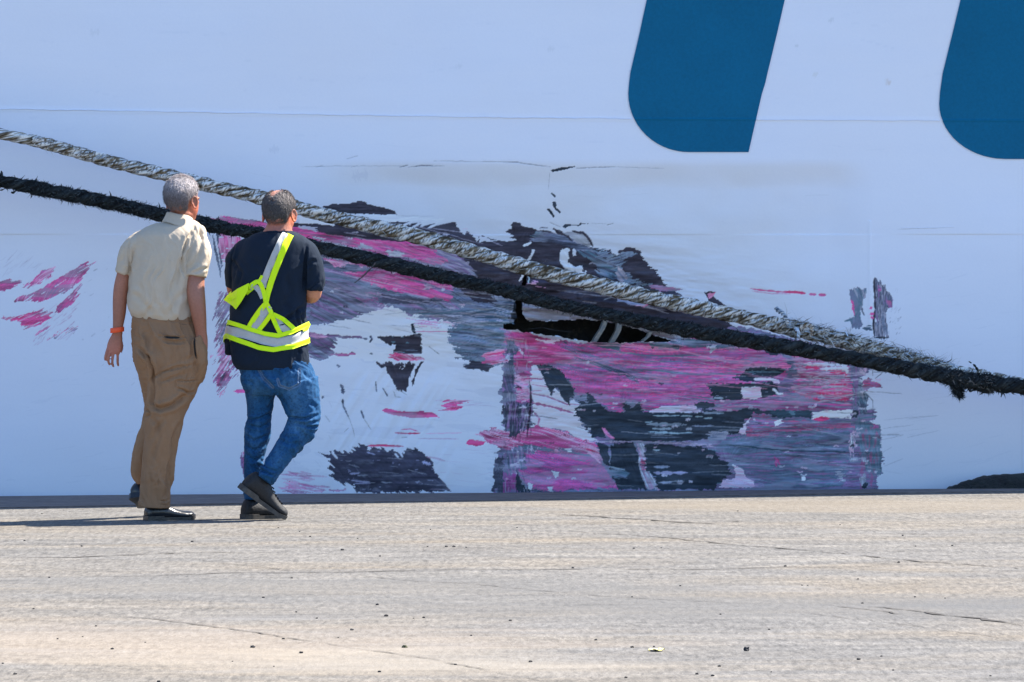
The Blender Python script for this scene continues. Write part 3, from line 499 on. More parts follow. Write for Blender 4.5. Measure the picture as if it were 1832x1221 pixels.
    for q in ([(985, 385), (992, 410)], [(980, 460), (1020, 455)], [(985, 495), (1015, 492)]): P.line(RD, q, 4.5, PK, .5)
    P.poly(RD, [(930, 585), (1010, 560), (1020, 620), (990, 620), (940, 610)], [GD, TL], 0, (5, 2), keep=.7); P.line(RD, [(905, 395), (905, 430), (925, 470)], 2.4, GD)
    P.strokes((1590, 550, 1612, 600), 22, -50, 5, 1.2, (.2, .22, .3), 26, .6); P.strokes((1515, 520, 1605, 600), 40, -70, 7, 1.0, (.42, .44, .5), 27, .3)
    P.line(RD, [(-200, 205), (-60, 225), (120, 240), (250, 238), (345, 255)], 2.6, (.72, .14, .3), .5); P.line(RD, [(-180, 230), (0, 255), (200, 258)], 1.2, (.7, .35, .5), .4)
    P.line(RD, [(160, 238), (250, 240), (350, 252)], 4.4, PR, .2); P.line(RD, [(385, 260), (455, 264)], 4, (.72, .18, .38), .2); P.line(RD, [(480, 266), (550, 268)], 5, (.72, .14, .34), .2)
    P.poly(R7, [(178, 124), (240, 125), (232, 148), (262, 172), (305, 207), (270, 205), (205, 178), (195, 150)], NV, 30, (2, .8)); P.poly(R7, [(195, 135), (238, 128), (225, 150), (205, 162)], [PR, PL], -45, (2, .8))
    P.poly(R7, [(118, 165), (140, 168), (135, 180)], NV, 0, (1, .6))
    P.line(R7, [(325, 282), (380, 292), (440, 300), (520, 316)], 6.5, WB, .2)
    P.line(R3, [(405, 728), (470, 670), (570, 590)], .01, GD)
    # fold lines in the plating above the damage
    for q, w, a in (([(120, 88), (300, 84), (520, 84), (700, 80)], .9, .5), ([(655, 90), (700, 80)], 1.8, .9), ([(735, 86), (780, 80), (840, 80)], 1.6, .9), ([(700, 90), (760, 84), (900, 84)], 1.1, .7), ([(840, 56), (1100, 60), (1300, 62), (1330, 72), (1480, 88)], 1.0, .7),
                    ([(1220, 66), (1300, 64), (1400, 78), (1480, 88)], 1.1, .7), ([(1620, 97), (1700, 92), (1832, 88)], 1.4, .8), ([(1832, 88), (1960, 93), (2100, 97)], .9, .5), ([(365, 45), (430, 28)], 1, .5), ([(200, 90), (240, 80)], .9, .5), ([(390, 90), (430, 82)], .9, .5)):
        P.line(RT, q, w, (.25, .27, .32), .4, alpha=a)
    P.poly(RT, [(1483, 106), (1530, 94), (1612, 84), (1614, 89), (1560, 104), (1490, 116)], N2, 0, (.6, .4))
    P.line(R8, [(770, -200), (860, -205), (1010, -208)], .8, (.45, .47, .52), .3, alpha=.6)
    P.strokes((500, 680, 640, 860), 16, 60, 18, .9, (.42, .46, .54), 31, .35); P.strokes((640, 790, 880, 870), 22, 3, 26, .9, (.6, .6, .68), 32, .4)
    for x, y, r_, c_ in ((1590, 150, 5, (.58, .50, .44)), (1586, 143, 3, (.6, .54, .5)), (645, 318, 14, (.66, .70, .80)), (490, 270, 9, (.66, .70, .80)), (985, 90, 6, (.66, .70, .78)), (1488, 38, 5, (.6, .64, .7)), (1425, 84, 3, (.5, .55, .6)), (1460, 135, 5, (.66, .68, .7)), (1700, 128, 5, (.45, .5, .6)), (170, 60, 8, (.68, .72, .8)), (820, 120, 6, (.68, .72, .8)), (300, 420, 5, (.62, .66, .74))):
        P.line(SRC, [(x-r_, y), (x, y-r_*.3), (x+r_, y-r_*.4)], r_*1.1, c_, .8, alpha=.5)
    P.strokes((0, 20, 1832, 270), 60, 2, 60, 1.6, (.66, .71, .82), 41, .3)
    P.strokes((0, 600, 560, 880), 60, -10, 30, 1.4, (.62, .67, .78), 42, .3)
    P.strokes((1600, 480, 1832, 860), 40, -12, 40, 1.2, (.62, .67, .78), 43, .3)
    P.strokes((400, 300, 1500, 380), 12, 0, 60, .7, (.55, .57, .62), 33, .3)
# ------------------------------------------------------------------ quay and water
EL = ground(0, 890); ER = ground(1832, 876)                    # the quay edge, as seen
ED = (ER-EL).normalized(); EN = Vector((ED.y, -ED.x, 0))       # EN points to the camera
def quay_pt(u, d, z=0.0):                                      # u along the edge from EL, d metres inland
    p = EL+ED*u+EN*d; return Vector((p.x, p.y, z))
m = NT('quay_concrete')
vec = m.coord()
vs = m.coord((.55, 1.5, 1), (0, 0, math.radians(-7)))
big = m.noise(vs, .55, 5, .6, .6); mid = m.noise(vs, 3.2, 6, .65, .3); fine = m.noise(m.coord((1, .20, 1), (0, 0, math.radians(-5))), 36, 5, .68, .4); grit = m.noise(m.coord((1, .3, 1)), 110, 3, .6)
c = m.ramp(big, [(.34, (.150, .130, .103)), (.46, (.143, .133, .118)), (.56, (.118, .115, .110)), (.68, (.172, .162, .145))])
c = m.mix(.55, c, m.ramp(mid, [(.28, .25), (.5, .50), (.72, .74)]), 'OVERLAY')
c = m.mix(.66, c, m.ramp(fine, [(.31, .14), (.5, .5), (.69, .82)]), 'OVERLAY')
c = m.mix(.35, c, m.ramp(grit, [(.32, .2), (.5, .5), (.68, .8)]), 'OVERLAY')
blot = m.noise(m.coord((.28, 1.1, 1), (0, 0, math.radians(4))), 1.6, 3, .5, 1.2)
c = m.mix(m.ramp(blot, [(.62, 0.), (.70, .45)]), c, (.17, .166, .162))
def spot(cx, cy, rx, ry, seed):                                  # a worn patch with a wandering outline
    mp = m.add('ShaderNodeMapping'); g = ground(cx, cy); m.l(m.coord(), mp.inputs[0]); mp.inputs['Location'].default_value = (-g.x/rx, -g.y/ry, 0); mp.inputs['Scale'].default_value = (1/rx, 1/ry, 0)
    ln = m.add('ShaderNodeVectorMath', operation='LENGTH'); m.l(mp.outputs[0], ln.inputs[0]); nz = m.noise(m.coord((.5, 1.6, 1)), 1.1+seed*.13, 6, .65, .5)
    return m.ramp(m.math('ADD', ln.outputs[1], m.math('MULTIPLY', m.math('SUBTRACT', nz, .5), 1.8)), [(.35, 1.), (1., 0.)])
c = m.mix(m.math('MULTIPLY', spot(250, 1150, 2.0, 1.3, 1), .62), c, m.mix(.5, c, (.36, .29, .215)))
c = m.mix(m.math('MULTIPLY', spot(700, 1185, 1.2, .7, 2), .6), c, (.27, .24, .195))
c = m.mix(m.math('MULTIPLY', spot(1350, 1085, 2.4, .9, 3), .55), c, (.102, .102, .10))
c = m.mix(m.math('MULTIPLY', spot(1500, 905, 2.6, .9, 4), .5), c, (.19, .16, .118))
c = m.mix(m.math('MULTIPLY', spot(600, 1050, 2.2, .9, 5), .45), c, (.11, .11, .107))
c = m.mix(m.math('MULTIPLY', spot(1770, 1085, .5, .5, 6), .5), c, (.09, .094, .098))
c = m.mix(1., c, (.86, .85, .84), 'MULTIPLY')
m.base(c); m.rough(.93)
m.bump(fine, .45, .008); m.bump(mid, .5, .03); m.bump(grit, .4, .003)
M_quay = m.m
m = NT('quay_edge_shade'); vec = m.coord((.35, 1, 1), (0, 0, math.radians(-8)))  # the ship's shade on the quay edge is put into this colour
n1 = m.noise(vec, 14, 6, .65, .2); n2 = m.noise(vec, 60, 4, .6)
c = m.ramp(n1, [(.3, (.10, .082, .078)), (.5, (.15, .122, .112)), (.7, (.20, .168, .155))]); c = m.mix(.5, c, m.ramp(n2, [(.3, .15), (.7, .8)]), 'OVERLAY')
m.base(c); m.rough(.9); m.bump(n1, .5, .01); m.bump(n2, .4, .004); M_edge_shade = m.m
m = NT('crack_dark_gap'); m.base((.05, .045, .04)); m.rough(1); M_crack = m.m
m = NT('harbour_water'); vec = m.coord(); n1 = m.noise(vec, 1.4, 5, .6, .4)
m.base((.012, .045, .06)); m.rough(.08); m.bump(n1, .6, .12); M_water = m.m

rng = random.Random(5)
V = []; Fc = []; mi = []
def quad(a, b, c_, d, mt): 
    i = len(V); V.extend([a, b, c_, d]); Fc.append((i, i+1, i+2, i+3)); mi.append(mt)
# inland slab sheet, raised edge band toned and tapered as the ship's shaded strip, quay wall down to the water
UB = 260
us = [-UB, -60, -20]+[x*.25 for x in range(-40, 81)]+[40, 80, UB]
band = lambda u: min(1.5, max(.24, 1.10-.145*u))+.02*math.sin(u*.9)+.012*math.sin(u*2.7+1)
for a, b in zip(us[:-1], us[1:]):
    quad(quay_pt(a, band(a)), quay_pt(a, 400), quay_pt(b, 400), quay_pt(b, band(b)), 0)
    h0 = .002*math.sin(a*1.7)+.006; h1 = .002*math.sin(b*1.7)+.006
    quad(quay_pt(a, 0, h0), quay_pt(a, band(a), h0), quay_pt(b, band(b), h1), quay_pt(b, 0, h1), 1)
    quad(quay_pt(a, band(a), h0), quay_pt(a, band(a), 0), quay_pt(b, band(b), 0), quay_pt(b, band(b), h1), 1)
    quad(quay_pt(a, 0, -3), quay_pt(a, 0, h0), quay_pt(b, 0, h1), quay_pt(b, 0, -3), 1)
# cracks and joints in the concrete: thin dark strips 3 mm proud of the slab
def crack(pts, w0, jit=.012, seed=0, z=.003):
    r = random.Random(seed); P = [ground(*p) for p in pts]; Q = []
    for a, b in zip(P[:-1], P[1:]):
        n = max(2, int((b-a).length/.06))
        for i in range(n): Q.append(a.lerp(b, i/n))
    Q.append(P[-1]); n = len(Q); L = []; R = []; amp = 0
    for i, q in enumerate(Q):
        d = (Q[min(n-1, i+1)]-Q[max(0, i-1)]).normalized(); s = Vector((-d.y, d.x, 0))
        amp = amp*.8+r.uniform(-1, 1)*jit*2.2; f = min(1, 4*min(i, n-1-i)/n+.15)
        ww = w0*f*r.uniform(.25, 1.5)
        if r.random() < .12: ww *= .2
        L.append(Vector((*(q+s*(amp+ww)).xy, z))); R.append(Vector((*(q+s*(amp-ww)).xy, z)))
    for i in range(n-1): quad(R[i], R[i+1], L[i+1], L[i], 2)
CR = [([(0, 999), (130, 998), (290, 992), (350, 990), (520, 989)], .022), ([(0, 1033), (100, 1032), (250, 1031), (400, 1026), (560, 1025), (700, 1022), (900, 1020), (1080, 1019), (1212, 1019), (1400, 1016), (1560, 1014), (1670, 1012)], .020),
      ([(0, 1090), (60, 1095), (160, 1098), (300, 1112), (460, 1133), (640, 1160), (780, 1182), (940, 1214), (1010, 1228)], .010),
      ([(990, 920), (1080, 925), (1212, 935), (1300, 941)], .030), ([(1000, 950), (1080, 955), (1212, 966), (1300, 974), (1380, 980), (1460, 987), (1560, 996), (1640, 1004), (1740, 1012), (1832, 1020)], .022),
      ([(1550, 1086), (1620, 1092), (1700, 1102), (1770, 1113), (1840, 1120)], .034), ([(1480, 1083), (1540, 1091), (1620, 1102)], .014), ([(1400, 1092), (1560, 1110), (1700, 1130), (1840, 1150)], .007),
      ([(600, 1025), (700, 1036), (860, 1048), (960, 1057), (1080, 1067), (1212, 1074), (1400, 1084)], .010), ([(1030, 921), (1110, 920)], .012), ([(1300, 933), (1332, 933)], .03), ([(1504, 947), (1542, 946)], .022), ([(1670, 948), (1690, 948)], .03), ([(340, 1000), (420, 1010), (500, 1020), (640, 1026)], .008),
      ([(880, 972), (980, 973), (1060, 974)], .012), ([(0, 1104), (90, 1108), (180, 1102)], .006), ([(600, 1140), (640, 1148), (700, 1152)], .006), ([(1620, 955), (1660, 957)], .014), ([(290, 991), (310, 990)], .05)]
for k, (p, w_) in enumerate(CR): crack(p, w_*.42, .006 if w_ < .012 else .010, k)
me = mesh('quay', V, Fc, False); me.polygons.foreach_set('material_index', mi)
q = link('ground', me, [M_quay, M_edge_shade, M_crack]); tag(q, kind='structure')
W = [(-900, -300, -1.9), (900, -300, -1.9), (900, 1500, -1.9), (-900, 1500, -1.9)]
tag(link('water', mesh('water', W, [(0, 1, 2, 3)], False), M_water), kind='structure')

# ------------------------------------------------------------------ the ship
GAP = .45
H0 = EL-EN*GAP                                                   # foot line of the hull
def flare(z): return .009*np.maximum(z, 0)**2                      # the side leans out over the quay
def hull_pt(u, z, out=0.0):                                      # numpy friendly
    o = flare(z)+out
    return H0.x+ED.x*u+EN.x*o, H0.y+ED.y*u+EN.y*o, z
def hull_uz(px, py):                                             # where a sight line meets the side
    a, b, c_ = ray(px, py); z = 1.5
    for _ in range(8):
        o = float(flare(z)); A = np.array([[a, -ED.x], [b, -ED.y]]); r = np.linalg.solve(A, [H0.x+EN.x*o, H0.y+EN.y*o]); z = HC+c_*r[0]
    return r[1], z
u0, z0 = hull_uz(-30, 895); u1, z1 = hull_uz(1655, 280)
ST = 1.25/314
UF = np.arange(u0, u1, ST); ZF = np.arange(-.05, hull_uz(900, 285)[1]+.1, ST)
def grow(a, first, last):                                        # widening steps outwards
    out = []; s = first
    x = a
    while abs(x-last) > 1e-6 and (last-x)*first > 0:
        s *= 1.35; s = math.copysign(min(abs(s), .8), first); x += s
        if (last-x)*first <= 0: x = last
        out.append(x)
    return out
UR = np.arange(UF[-1]+4*ST, hull_uz(1870, 600)[0], 4*ST)
U = np.array(sorted(grow(UF[0], -ST, -42))+list(UF)+list(UR)+grow(UR[-1], 4*ST, 48))
# unseen bulwark line, sloped to shape the ship's shadow; its height sets how far the shadow reaches over the quay
def top_h(u):
    return np.clip(6.3-(u-4.7)*.76, 2.9, 7.6)
ZF = np.concatenate([ZF, np.arange(ZF[-1]+3*ST, hull_uz(900, -15)[1], 3*ST)])
ZC = np.array(grow(ZF[-1], 3*ST, ZF[-1]+2.6))
Zrow = np.array(sorted(grow(ZF[0], -ST, -2.6))+list(ZF)+list(ZC)); nlow = len(Zrow)-len(ZC)
UU, ZZ = np.meshgrid(U, Zrow)
zt = ZF[-1]; zmax = Zrow[-1]
k = (ZZ > zt); ZZ = np.where(k, zt+(ZZ-zt)/(zmax-zt)*(top_h(UU)-zt), ZZ)
X, Y, Z = hull_pt(UU, ZZ)
PX, PY = project(X, Y, Z)
sel = ((PX > -25) & (PX < 1865) & (PY > -25) & (PY < 905)).ravel()
ix = np.nonzero(sel)[0]
P = Paint(PX.ravel()[ix], PY.ravel()[ix]); paint_hull(P)
cols = np.tile(np.array(WH, np.float32), (UU.size, 1)); cols[ix] = P.col
# real relief: a broad dent, its folded upper lip, slack plating, weld beads
px = PX.ravel(); py = PY.ravel()
def sstep(a, b, x): t = np.clip((x-a)/(b-a), 0, 1); return t*t*(3-2*t)
out = np.zeros(UU.size)
dent = sstep(500, 760, px)*(1-sstep(1480, 1565, px))*sstep(284, 330+14*vnoise(px/90, px*0, 4), py)
dent2 = dent*(1-.55*sstep(560, 900, py))
out -= .030*dent2
out -= .05*np.exp(-((px-1040)/210)**2-((py-520)/110)**2)
out += (fbm(px/150, py/110, 71, 3)-.5)*.022*(.35+dent)
out += (fbm(px/420, py/300, 72, 2)-.5)*.030
out += .0045*np.cos(px/92.)*np.cos(py/75.+.6)*(py < 420)
seam = np.interp(px, [0, 600, 1100, 1832], [195, 206, 213, 216])
for s_, a_, w_ in ((seam, .0035, 1.6),): out += a_*np.exp(-((py-s_)/w_)**2)
out += .003*np.exp(-((px-1828)/2.0)**2)
out += .004*np.exp(-((px-1556-.0*py)/2.5)**2)*((py > 395) & (py < 640))
# crumple near the tear, and thin ripples where the paint sheared off
cr = np.exp(-((px-1010)/230)**2-((py-560)/90)**2)
out += cr*(fbm((px+py*.2)/60, (py-px*.1)/16, 73, 3)-.5)*.09
rip = sstep(560, 620, px)*(1-sstep(760, 860, px))*sstep(650, 680, py)
out += rip*(fbm((px*.8+py*.5)/12, (py*.6-px*.2)/50, 74, 2)-.5)*.018
bx = sstep(890, 940, px)*(1-sstep(1500, 1590, px))*sstep(590, 620, py)
out += bx*(fbm(px/70, py/14, 75, 3)-.5)*.022
dent_shade = (sstep(520, 640, px)*(1-sstep(1300, 1562, px))*sstep(288, 300, py)*(1-sstep(560, 680, py))*np.clip((cols.mean(1)-.6)*5, 0, 1)*(.6+.8*fbm(px/90, py/50, 77, 2)))[:, None]
cols = (cols*(1-dent_shade)+cols*np.array([.97, .96, .93])*dent_shade).astype(np.float32)  # greyer dented panel: its shading and dust tinted into the paint
lum = cols.mean(1); out += np.where(sel, (lum > .6)*.0016, 0.0016)
# the tear: an opening right through the plate, its lower lip turned outwards
def rf(p): return conv(RF, p)
TEAR = rf([(20, 545), (120, 540), (200, 520), (290, 520), (600, 513), (860, 500), (960, 515), (1200, 560), (1440, 640), (1640, 700), (1610, 708), (1400, 708), (1130, 716), (940, 712), (860, 706), (700, 685), (520, 650), (400, 640), (280, 620), (240, 625), (140, 590), (60, 600), (10, 580)])
lipy = np.interp(px, [900, 930, 950, 990, 1030, 1060, 1110, 1200], [592, 590, 596, 602, 609, 612, 613, 612])
lp = np.where((px > 925) & (px < 1205), np.exp(-np.maximum(py-lipy, 0)/7.)*(py > lipy-2), 0)
out += .030*lp*np.exp(-((px-1020)/120)**2)
upy = np.interp(px, [925, 1010, 1060, 1080, 1120, 1170, 1205], [577, 575, 573, 576, 584, 599, 610])
out -= .045*np.where((px > 915) & (px < 1210), np.exp(-np.maximum(upy-py, 0)/14.)*(py < upy+3), 0)
ox, oy = EN.x, EN.y
Xo = X.ravel()+ox*out; Yo = Y.ravel()+oy*out; Zo = Z.ravel()
SLIT = [rf([(226, 55), (246, 48), (240, 110), (236, 165), (205, 165), (214, 120)]), rf([(150, 300), (205, 290), (196, 360), (200, 430), (240, 490), (280, 530), (200, 560), (130, 545), (160, 470), (140, 400)])]
jx = px+(fbm(px/6, py/6, 83, 2)-.5)*4; jy = py+(fbm(px/6+5, py/6, 84, 2)-.5)*3
hole = (inside(jx, jy, SLIT[0]) | inside(jx, jy, SLIT[1]) | inside(px+(fbm(px/7, py/7, 81, 3)-.5)*6, py+(fbm(px/8+5, py/8, 82, 3)-.5)*5.5, TEAR)) & sel
nr, nc = UU.shape; I = np.arange(nr*nc).reshape(nr, nc)
Q = np.stack([I[:-1, :-1], I[:-1, 1:], I[1:, 1:], I[1:, :-1]], -1).reshape(-1, 4)
Q = Q[~hole[Q].any(1)]
Vh = np.stack([Xo, Yo, Zo], 1)
me = npmesh('hull', Vh, Q, True, cols)
m = NT('hull_paint'); at = m.add('ShaderNodeAttribute', attribute_name='paint')
vec = m.coord(); st = m.coord((.25, .25, 2.2)); n1 = m.noise(st, 5, 5, .6); n2 = m.noise(vec, 70, 4, .6); n3 = m.noise(vec, 1.1, 4, .6)
c = m.mix(.18, at.outputs['Color'], m.ramp(n1, [(.3, .40), (.7, .60)]), 'OVERLAY')
c = m.mix(.10, c, m.ramp(n2, [(.3, .30), (.7, .70)]), 'OVERLAY')
c = m.mix(.12, c, m.ramp(n3, [(.3, .35), (.7, .62)]), 'OVERLAY')
m.base(c); m.rough(m.ramp(n2, [(.3, .42), (.7, .60)])); m.b.inputs['Specular IOR Level'].default_value = .2
m.bump(n2, .25, .0016); M_hull = m.m
ship = empty('ship', (H0.x, H0.y, 0)); tag(ship, 'white ship side with blue lettering, long scraped pink and navy damage and a torn opening', 'ship')
def sp(o): o.parent = ship; o.matrix_parent_inverse = Matrix.Translation(-Vector(ship.location)); return o
sp(link('hull', me, M_hull))
# far side, deck and unseen bulwark cap close the body
V = []; Fc = []
ua = np.linspace(-42, 48, 46)
for u in ua:
    h = float(top_h(u)); f = float(flare(h))
    for d, z in ((f, h), (f-.16, h+.02), (f-.16, h-1.0), (-13, h-1.0), (-13, h), (-14, h), (-14, -2.6)):
        V.append((H0.x+ED.x*u+EN.x*d, H0.y+ED.y*u+EN.y*d, z))
for i in range(len(ua)-1):
    for j in range(6): a = i*7+j; Fc.append((a, a+1, a+8, a+7))
Fc.append(tuple(range(7))); Fc.append(tuple(range((len(ua)-1)*7, len(ua)*7)))
m = NT('white_deck_paint'); m.base(m.ramp(m.noise(m.coord(), 3, 4), [(.3, .66), (.7, .78)])); m.rough(.5); M_white = m.m
sp(link('deck', mesh('deck', V, Fc, False), M_white))
# inside the tear: dark hold lining and bent frames
m = NT('dark_hold_steel'); n = m.noise(m.coord(), 9, 5, .7); m.base(m.ramp(n, [(.35, (.006, .006, .008)), (.55, (.02, .022, .026)), (.68, (.09, .08, .06)), (.8, (.22, .2, .15))])); m.rough(.7); m.bump(n, .6, .02); M_hold = m.m
ua_, za_ = hull_uz(880, 640); ub_, zb_ = hull_uz(1240, 470)
V = []
for d in (-.075, -.50):
    for u, z in ((ua_, za_), (ub_, za_), (ub_, zb_), (ua_, zb_)): V.append(hull_pt(u, z, d))
Fc = [(4, 5, 6, 7), (0, 1, 5, 4), (1, 2, 6, 5), (2, 3, 7, 6), (3, 0, 4, 7)]
sp(link('hold_lining', mesh('hold', V, Fc, False), M_hold))
m = NT('bare_bent_frame'); n = m.noise(m.coord(), 22, 5, .7); m.base(m.ramp(n, [(.3, (.12, .17, .2)), (.5, (.22, .22, .20)), (.7, (.36, .34, .27))])); m.rough(.6); m.bump(n, .5, .01); M_frame = m.m
def rib(pts, wd, dep):
    V = []; Fc = []
    for (x, y) in pts:
        for s in (-1, 1):
            uu, zz = hull_uz(x+s*wd/2, y)
            V.append(hull_pt(uu, zz, -.055)); V.append(hull_pt(uu, zz, -.055-dep))
    for i in range(len(pts)-1):
        a = i*4; Fc += [(a, a+2, a+6, a+4), (a+2, a+3, a+7, a+6), (a+1, a, a+4, a+5)]
    return mesh('frame', V, Fc, False)
sp(link('frame', rib(rf([(1010, 500), (975, 590), (930, 660), (890, 725)]), 8, .06), M_frame))
sp(link('frame', rib(rf([(1140, 520), (1130, 600), (1100, 660), (1060, 725)]), 9, .06), M_frame))
sp(link('frame', rib(rf([(1440, 620), (1420, 660), (1350, 720)]), 6, .05), M_frame))
sp(link('stringer', rib(rf([(270, 590), (400, 575), (500, 600), (680, 620)]), 6, .02), M_hold))
# weld seams: low rounded beads along the plate joints
def bead(pts, wpx, hgt):
    V = []; Fc = []; pp = []
    for (x0_, y0_), (x1_, y1_) in zip(pts[:-1], pts[1:]):
        n_ = max(2, int(math.hypot(x1_-x0_, y1_-y0_)/6)); pp += [(x0_+(x1_-x0_)*i/n_, y0_+(y1_-y0_)*i/n_) for i in range(n_)]
    pp.append(pts[-1]); vert = abs(pts[-1][0]-pts[0][0]) < abs(pts[-1][1]-pts[0][1])
    for i, (x, y) in enumerate(pp):
        j = math.sin(i*1.3)*.25+math.sin(i*.37)*.35; b0 = float(base_out(np.array([x]), np.array([y]))[0])
        for e, hh in ((-1, -.004), (-.5, .7*hgt), (0, hgt), (.5, .7*hgt), (1, -.004)):
            u, z = hull_uz(x+(e*wpx+j if vert else 0), y+(0 if vert else e*wpx+j)); V.append(hull_pt(u, z, b0+hh))
    for i in range(len(pp)-1):
        for k_ in range(4): a = i*5+k_; Fc.append((a, a+5, a+6, a+1))
    return mesh('bead', V, Fc)
# painted letters: sheets 4 mm proud of the plating
m = NT('letter_blue_paint'); n = m.noise(m.coord(), 60, 4, .6); n3 = m.noise(m.coord(), 2.5, 3)
c = m.mix(.35, (.0, .118, .235), m.ramp(n3, [(.3, .42), (.7, .58)]), 'OVERLAY'); m.base(m.mix(.2, c, m.ramp(n, [(.3, .3), (.7, .7)]), 'OVERLAY')); m.rough(.45); m.bump(n, .2, .0015); m.b.inputs['Specular IOR Level'].default_value = .12; M_blue = m.m
def base_out(px_, py_):
    o = (fbm(px_/420, py_/300, 72, 2)-.5)*.030+(fbm(px_/150, py_/110, 71, 3)-.5)*.022*.35
    s_ = np.interp(px_, [0, 600, 1100, 1832], [195, 206, 213, 216])
    return o+.0045*np.cos(px_/92.)*np.cos(py_/75.+.6)*(py_ < 420)+.0035*np.exp(-((py_-s_)/1.6)**2)+.0026
def letter(rows):
    """rows: (py, left px, right px) measured down the letter"""
    ys = np.array([r[0] for r in rows], float); xl = np.array([r[1] for r in rows], float); xr = np.array([r[2] for r in rows], float)
    yy = np.unique(np.concatenate([np.arange(ys[0], ys[-1], 4.), np.arange(200, 222, 2.), np.arange(ys[-1]-100, ys[-1], 2.), [ys[-1]]]))
    yy = yy[(yy >= ys[0]) & (yy <= ys[-1])]; V = []; n = 60
    for y in yy:
        a = np.interp(y, ys, xl); b = np.interp(y, ys, xr)
        for i in range(n+1):
            x = a+(b-a)*i/n; u, z = hull_uz(x, y); V.append(hull_pt(u, z, float(base_out(np.array([x]), np.array([y]))[0])+.004))
    Q = [(j*(n+1)+i+n+1, j*(n+1)+i+n+2, j*(n+1)+i+1, j*(n+1)+i) for j in range(len(yy)-1) for i in range(n)]
    return mesh('letter', V, Q)
def arc(x0, y0, x1, y1, p=2.0):
    """left edge of the rounded foot from (x0,y0) going down to (x1,y1)"""
    return [(y0+(y1-y0)*math.sin(t*PI/2), x0+(x1-x0)*(1-math.cos(t*PI/2)**(1.0))) for t in [i/14 for i in range(15)]]
a1 = arc(1123.6, 168, 1232, 272.6)
r1 = [(-480, 1270, 1518), (0, 1157, 1404), (60, 1144, 1390), (130, 1127.5, 1373), (150, 1125, 1368.5)]+[(y, x, 1401.5-.2315*y) for y, x in a1]
sp(link('painted_letter', letter(r1), M_blue))
a2 = arc(1680.6, 186, 1800, 285)
r2 = [(-480, 1830, 2070), (0, 1718, 1958), (60, 1704, 1944), (130, 1687, 1927), (165, 1682, 1919)]+[(y, x, 1957-.232*y) for y, x in a2]
sp(link('painted_letter', letter(r2), M_blue))

M_seam = NT('seam_paint'); M_seam.base((.70, .745, .855)); M_seam.rough(.5); M_seam = M_seam.m
for q in ([(-30, 194.5), (300, 200), (600, 206), (850, 210), (1130, 213)], [(1352, 214.5), (1500, 215.3), (1681, 216)]): sp(link('weld_seam', bead(q, 1.3, .0009), M_seam))
sp(link('weld_seam', bead([(1829, 300), (1829, 560), (1828, 872)], 1.2, .0018), M_seam))
sp(link('weld_seam', bead([(1612, 408), (1660, 408), (1706, 407)], .8, .0012), M_seam))
# ------------------------------------------------------------------ mooring ropes and fenders
def resample(P, step):
    P = [np.array(p, float) for p in P]; n = len(P); out = []
    for i in range(n-1):
        p0 = P[max(0, i-1)]; p1 = P[i]; p2 = P[i+1]; p3 = P[min(n-1, i+2)]
        m = max(2, int(np.linalg.norm(p2[:3]-p1[:3])/step))
        for k in range(m):
            t = k/m; out.append(.5*((2*p1)+(p2-p0)*t+(2*p0-5*p1+4*p2-p3)*t*t+(3*p1-3*p2+p3-p0)*t**3))
    out.append(P[-1]); return np.array(out)
def frames(C):
    T = np.gradient(C, axis=0); T /= np.linalg.norm(T, axis=1)[:, None]
    B = np.cross(T, np.array([0, 0, 1.])); B /= np.linalg.norm(B, axis=1)[:, None]
    return T, B, np.cross(B, T)
def rope_path(pts, ya, yb, ra, rb, step, cross=False):
    """pts: (px, py, diameter px); depth runs from ya (left) to yb (right)"""
    P = []
    for px, py, dm in pts:
        Y = ya+(yb-ya)*px/1832.; v = at_depth(px, py, Y); P.append((v.x, v.y, v.z, dm*Y/F/2))
    a, b = np.array(P[0]), np.array(P[1]); d = (a-b)/np.linalg.norm((a-b)[:3]); d[3] = 0
    P.insert(0, tuple(a+d*2.5)); P.insert(0, tuple(a+d*6))
    a, b = np.array(P[-1]), np.array(P[-2]); d = (a-b)/np.linalg.norm((a-b)[:3]); d[3] = 0
    e = a+d*2.2; e[2] = max(e[2], .1); P.append(tuple(e)); e = e+np.array([1.0, -.1, 0, 0]); e[2] = .06; P.append(tuple(e)); P.append(tuple(e+np.array([1.2, -.3, 0, 0])))
    return resample(P, step)
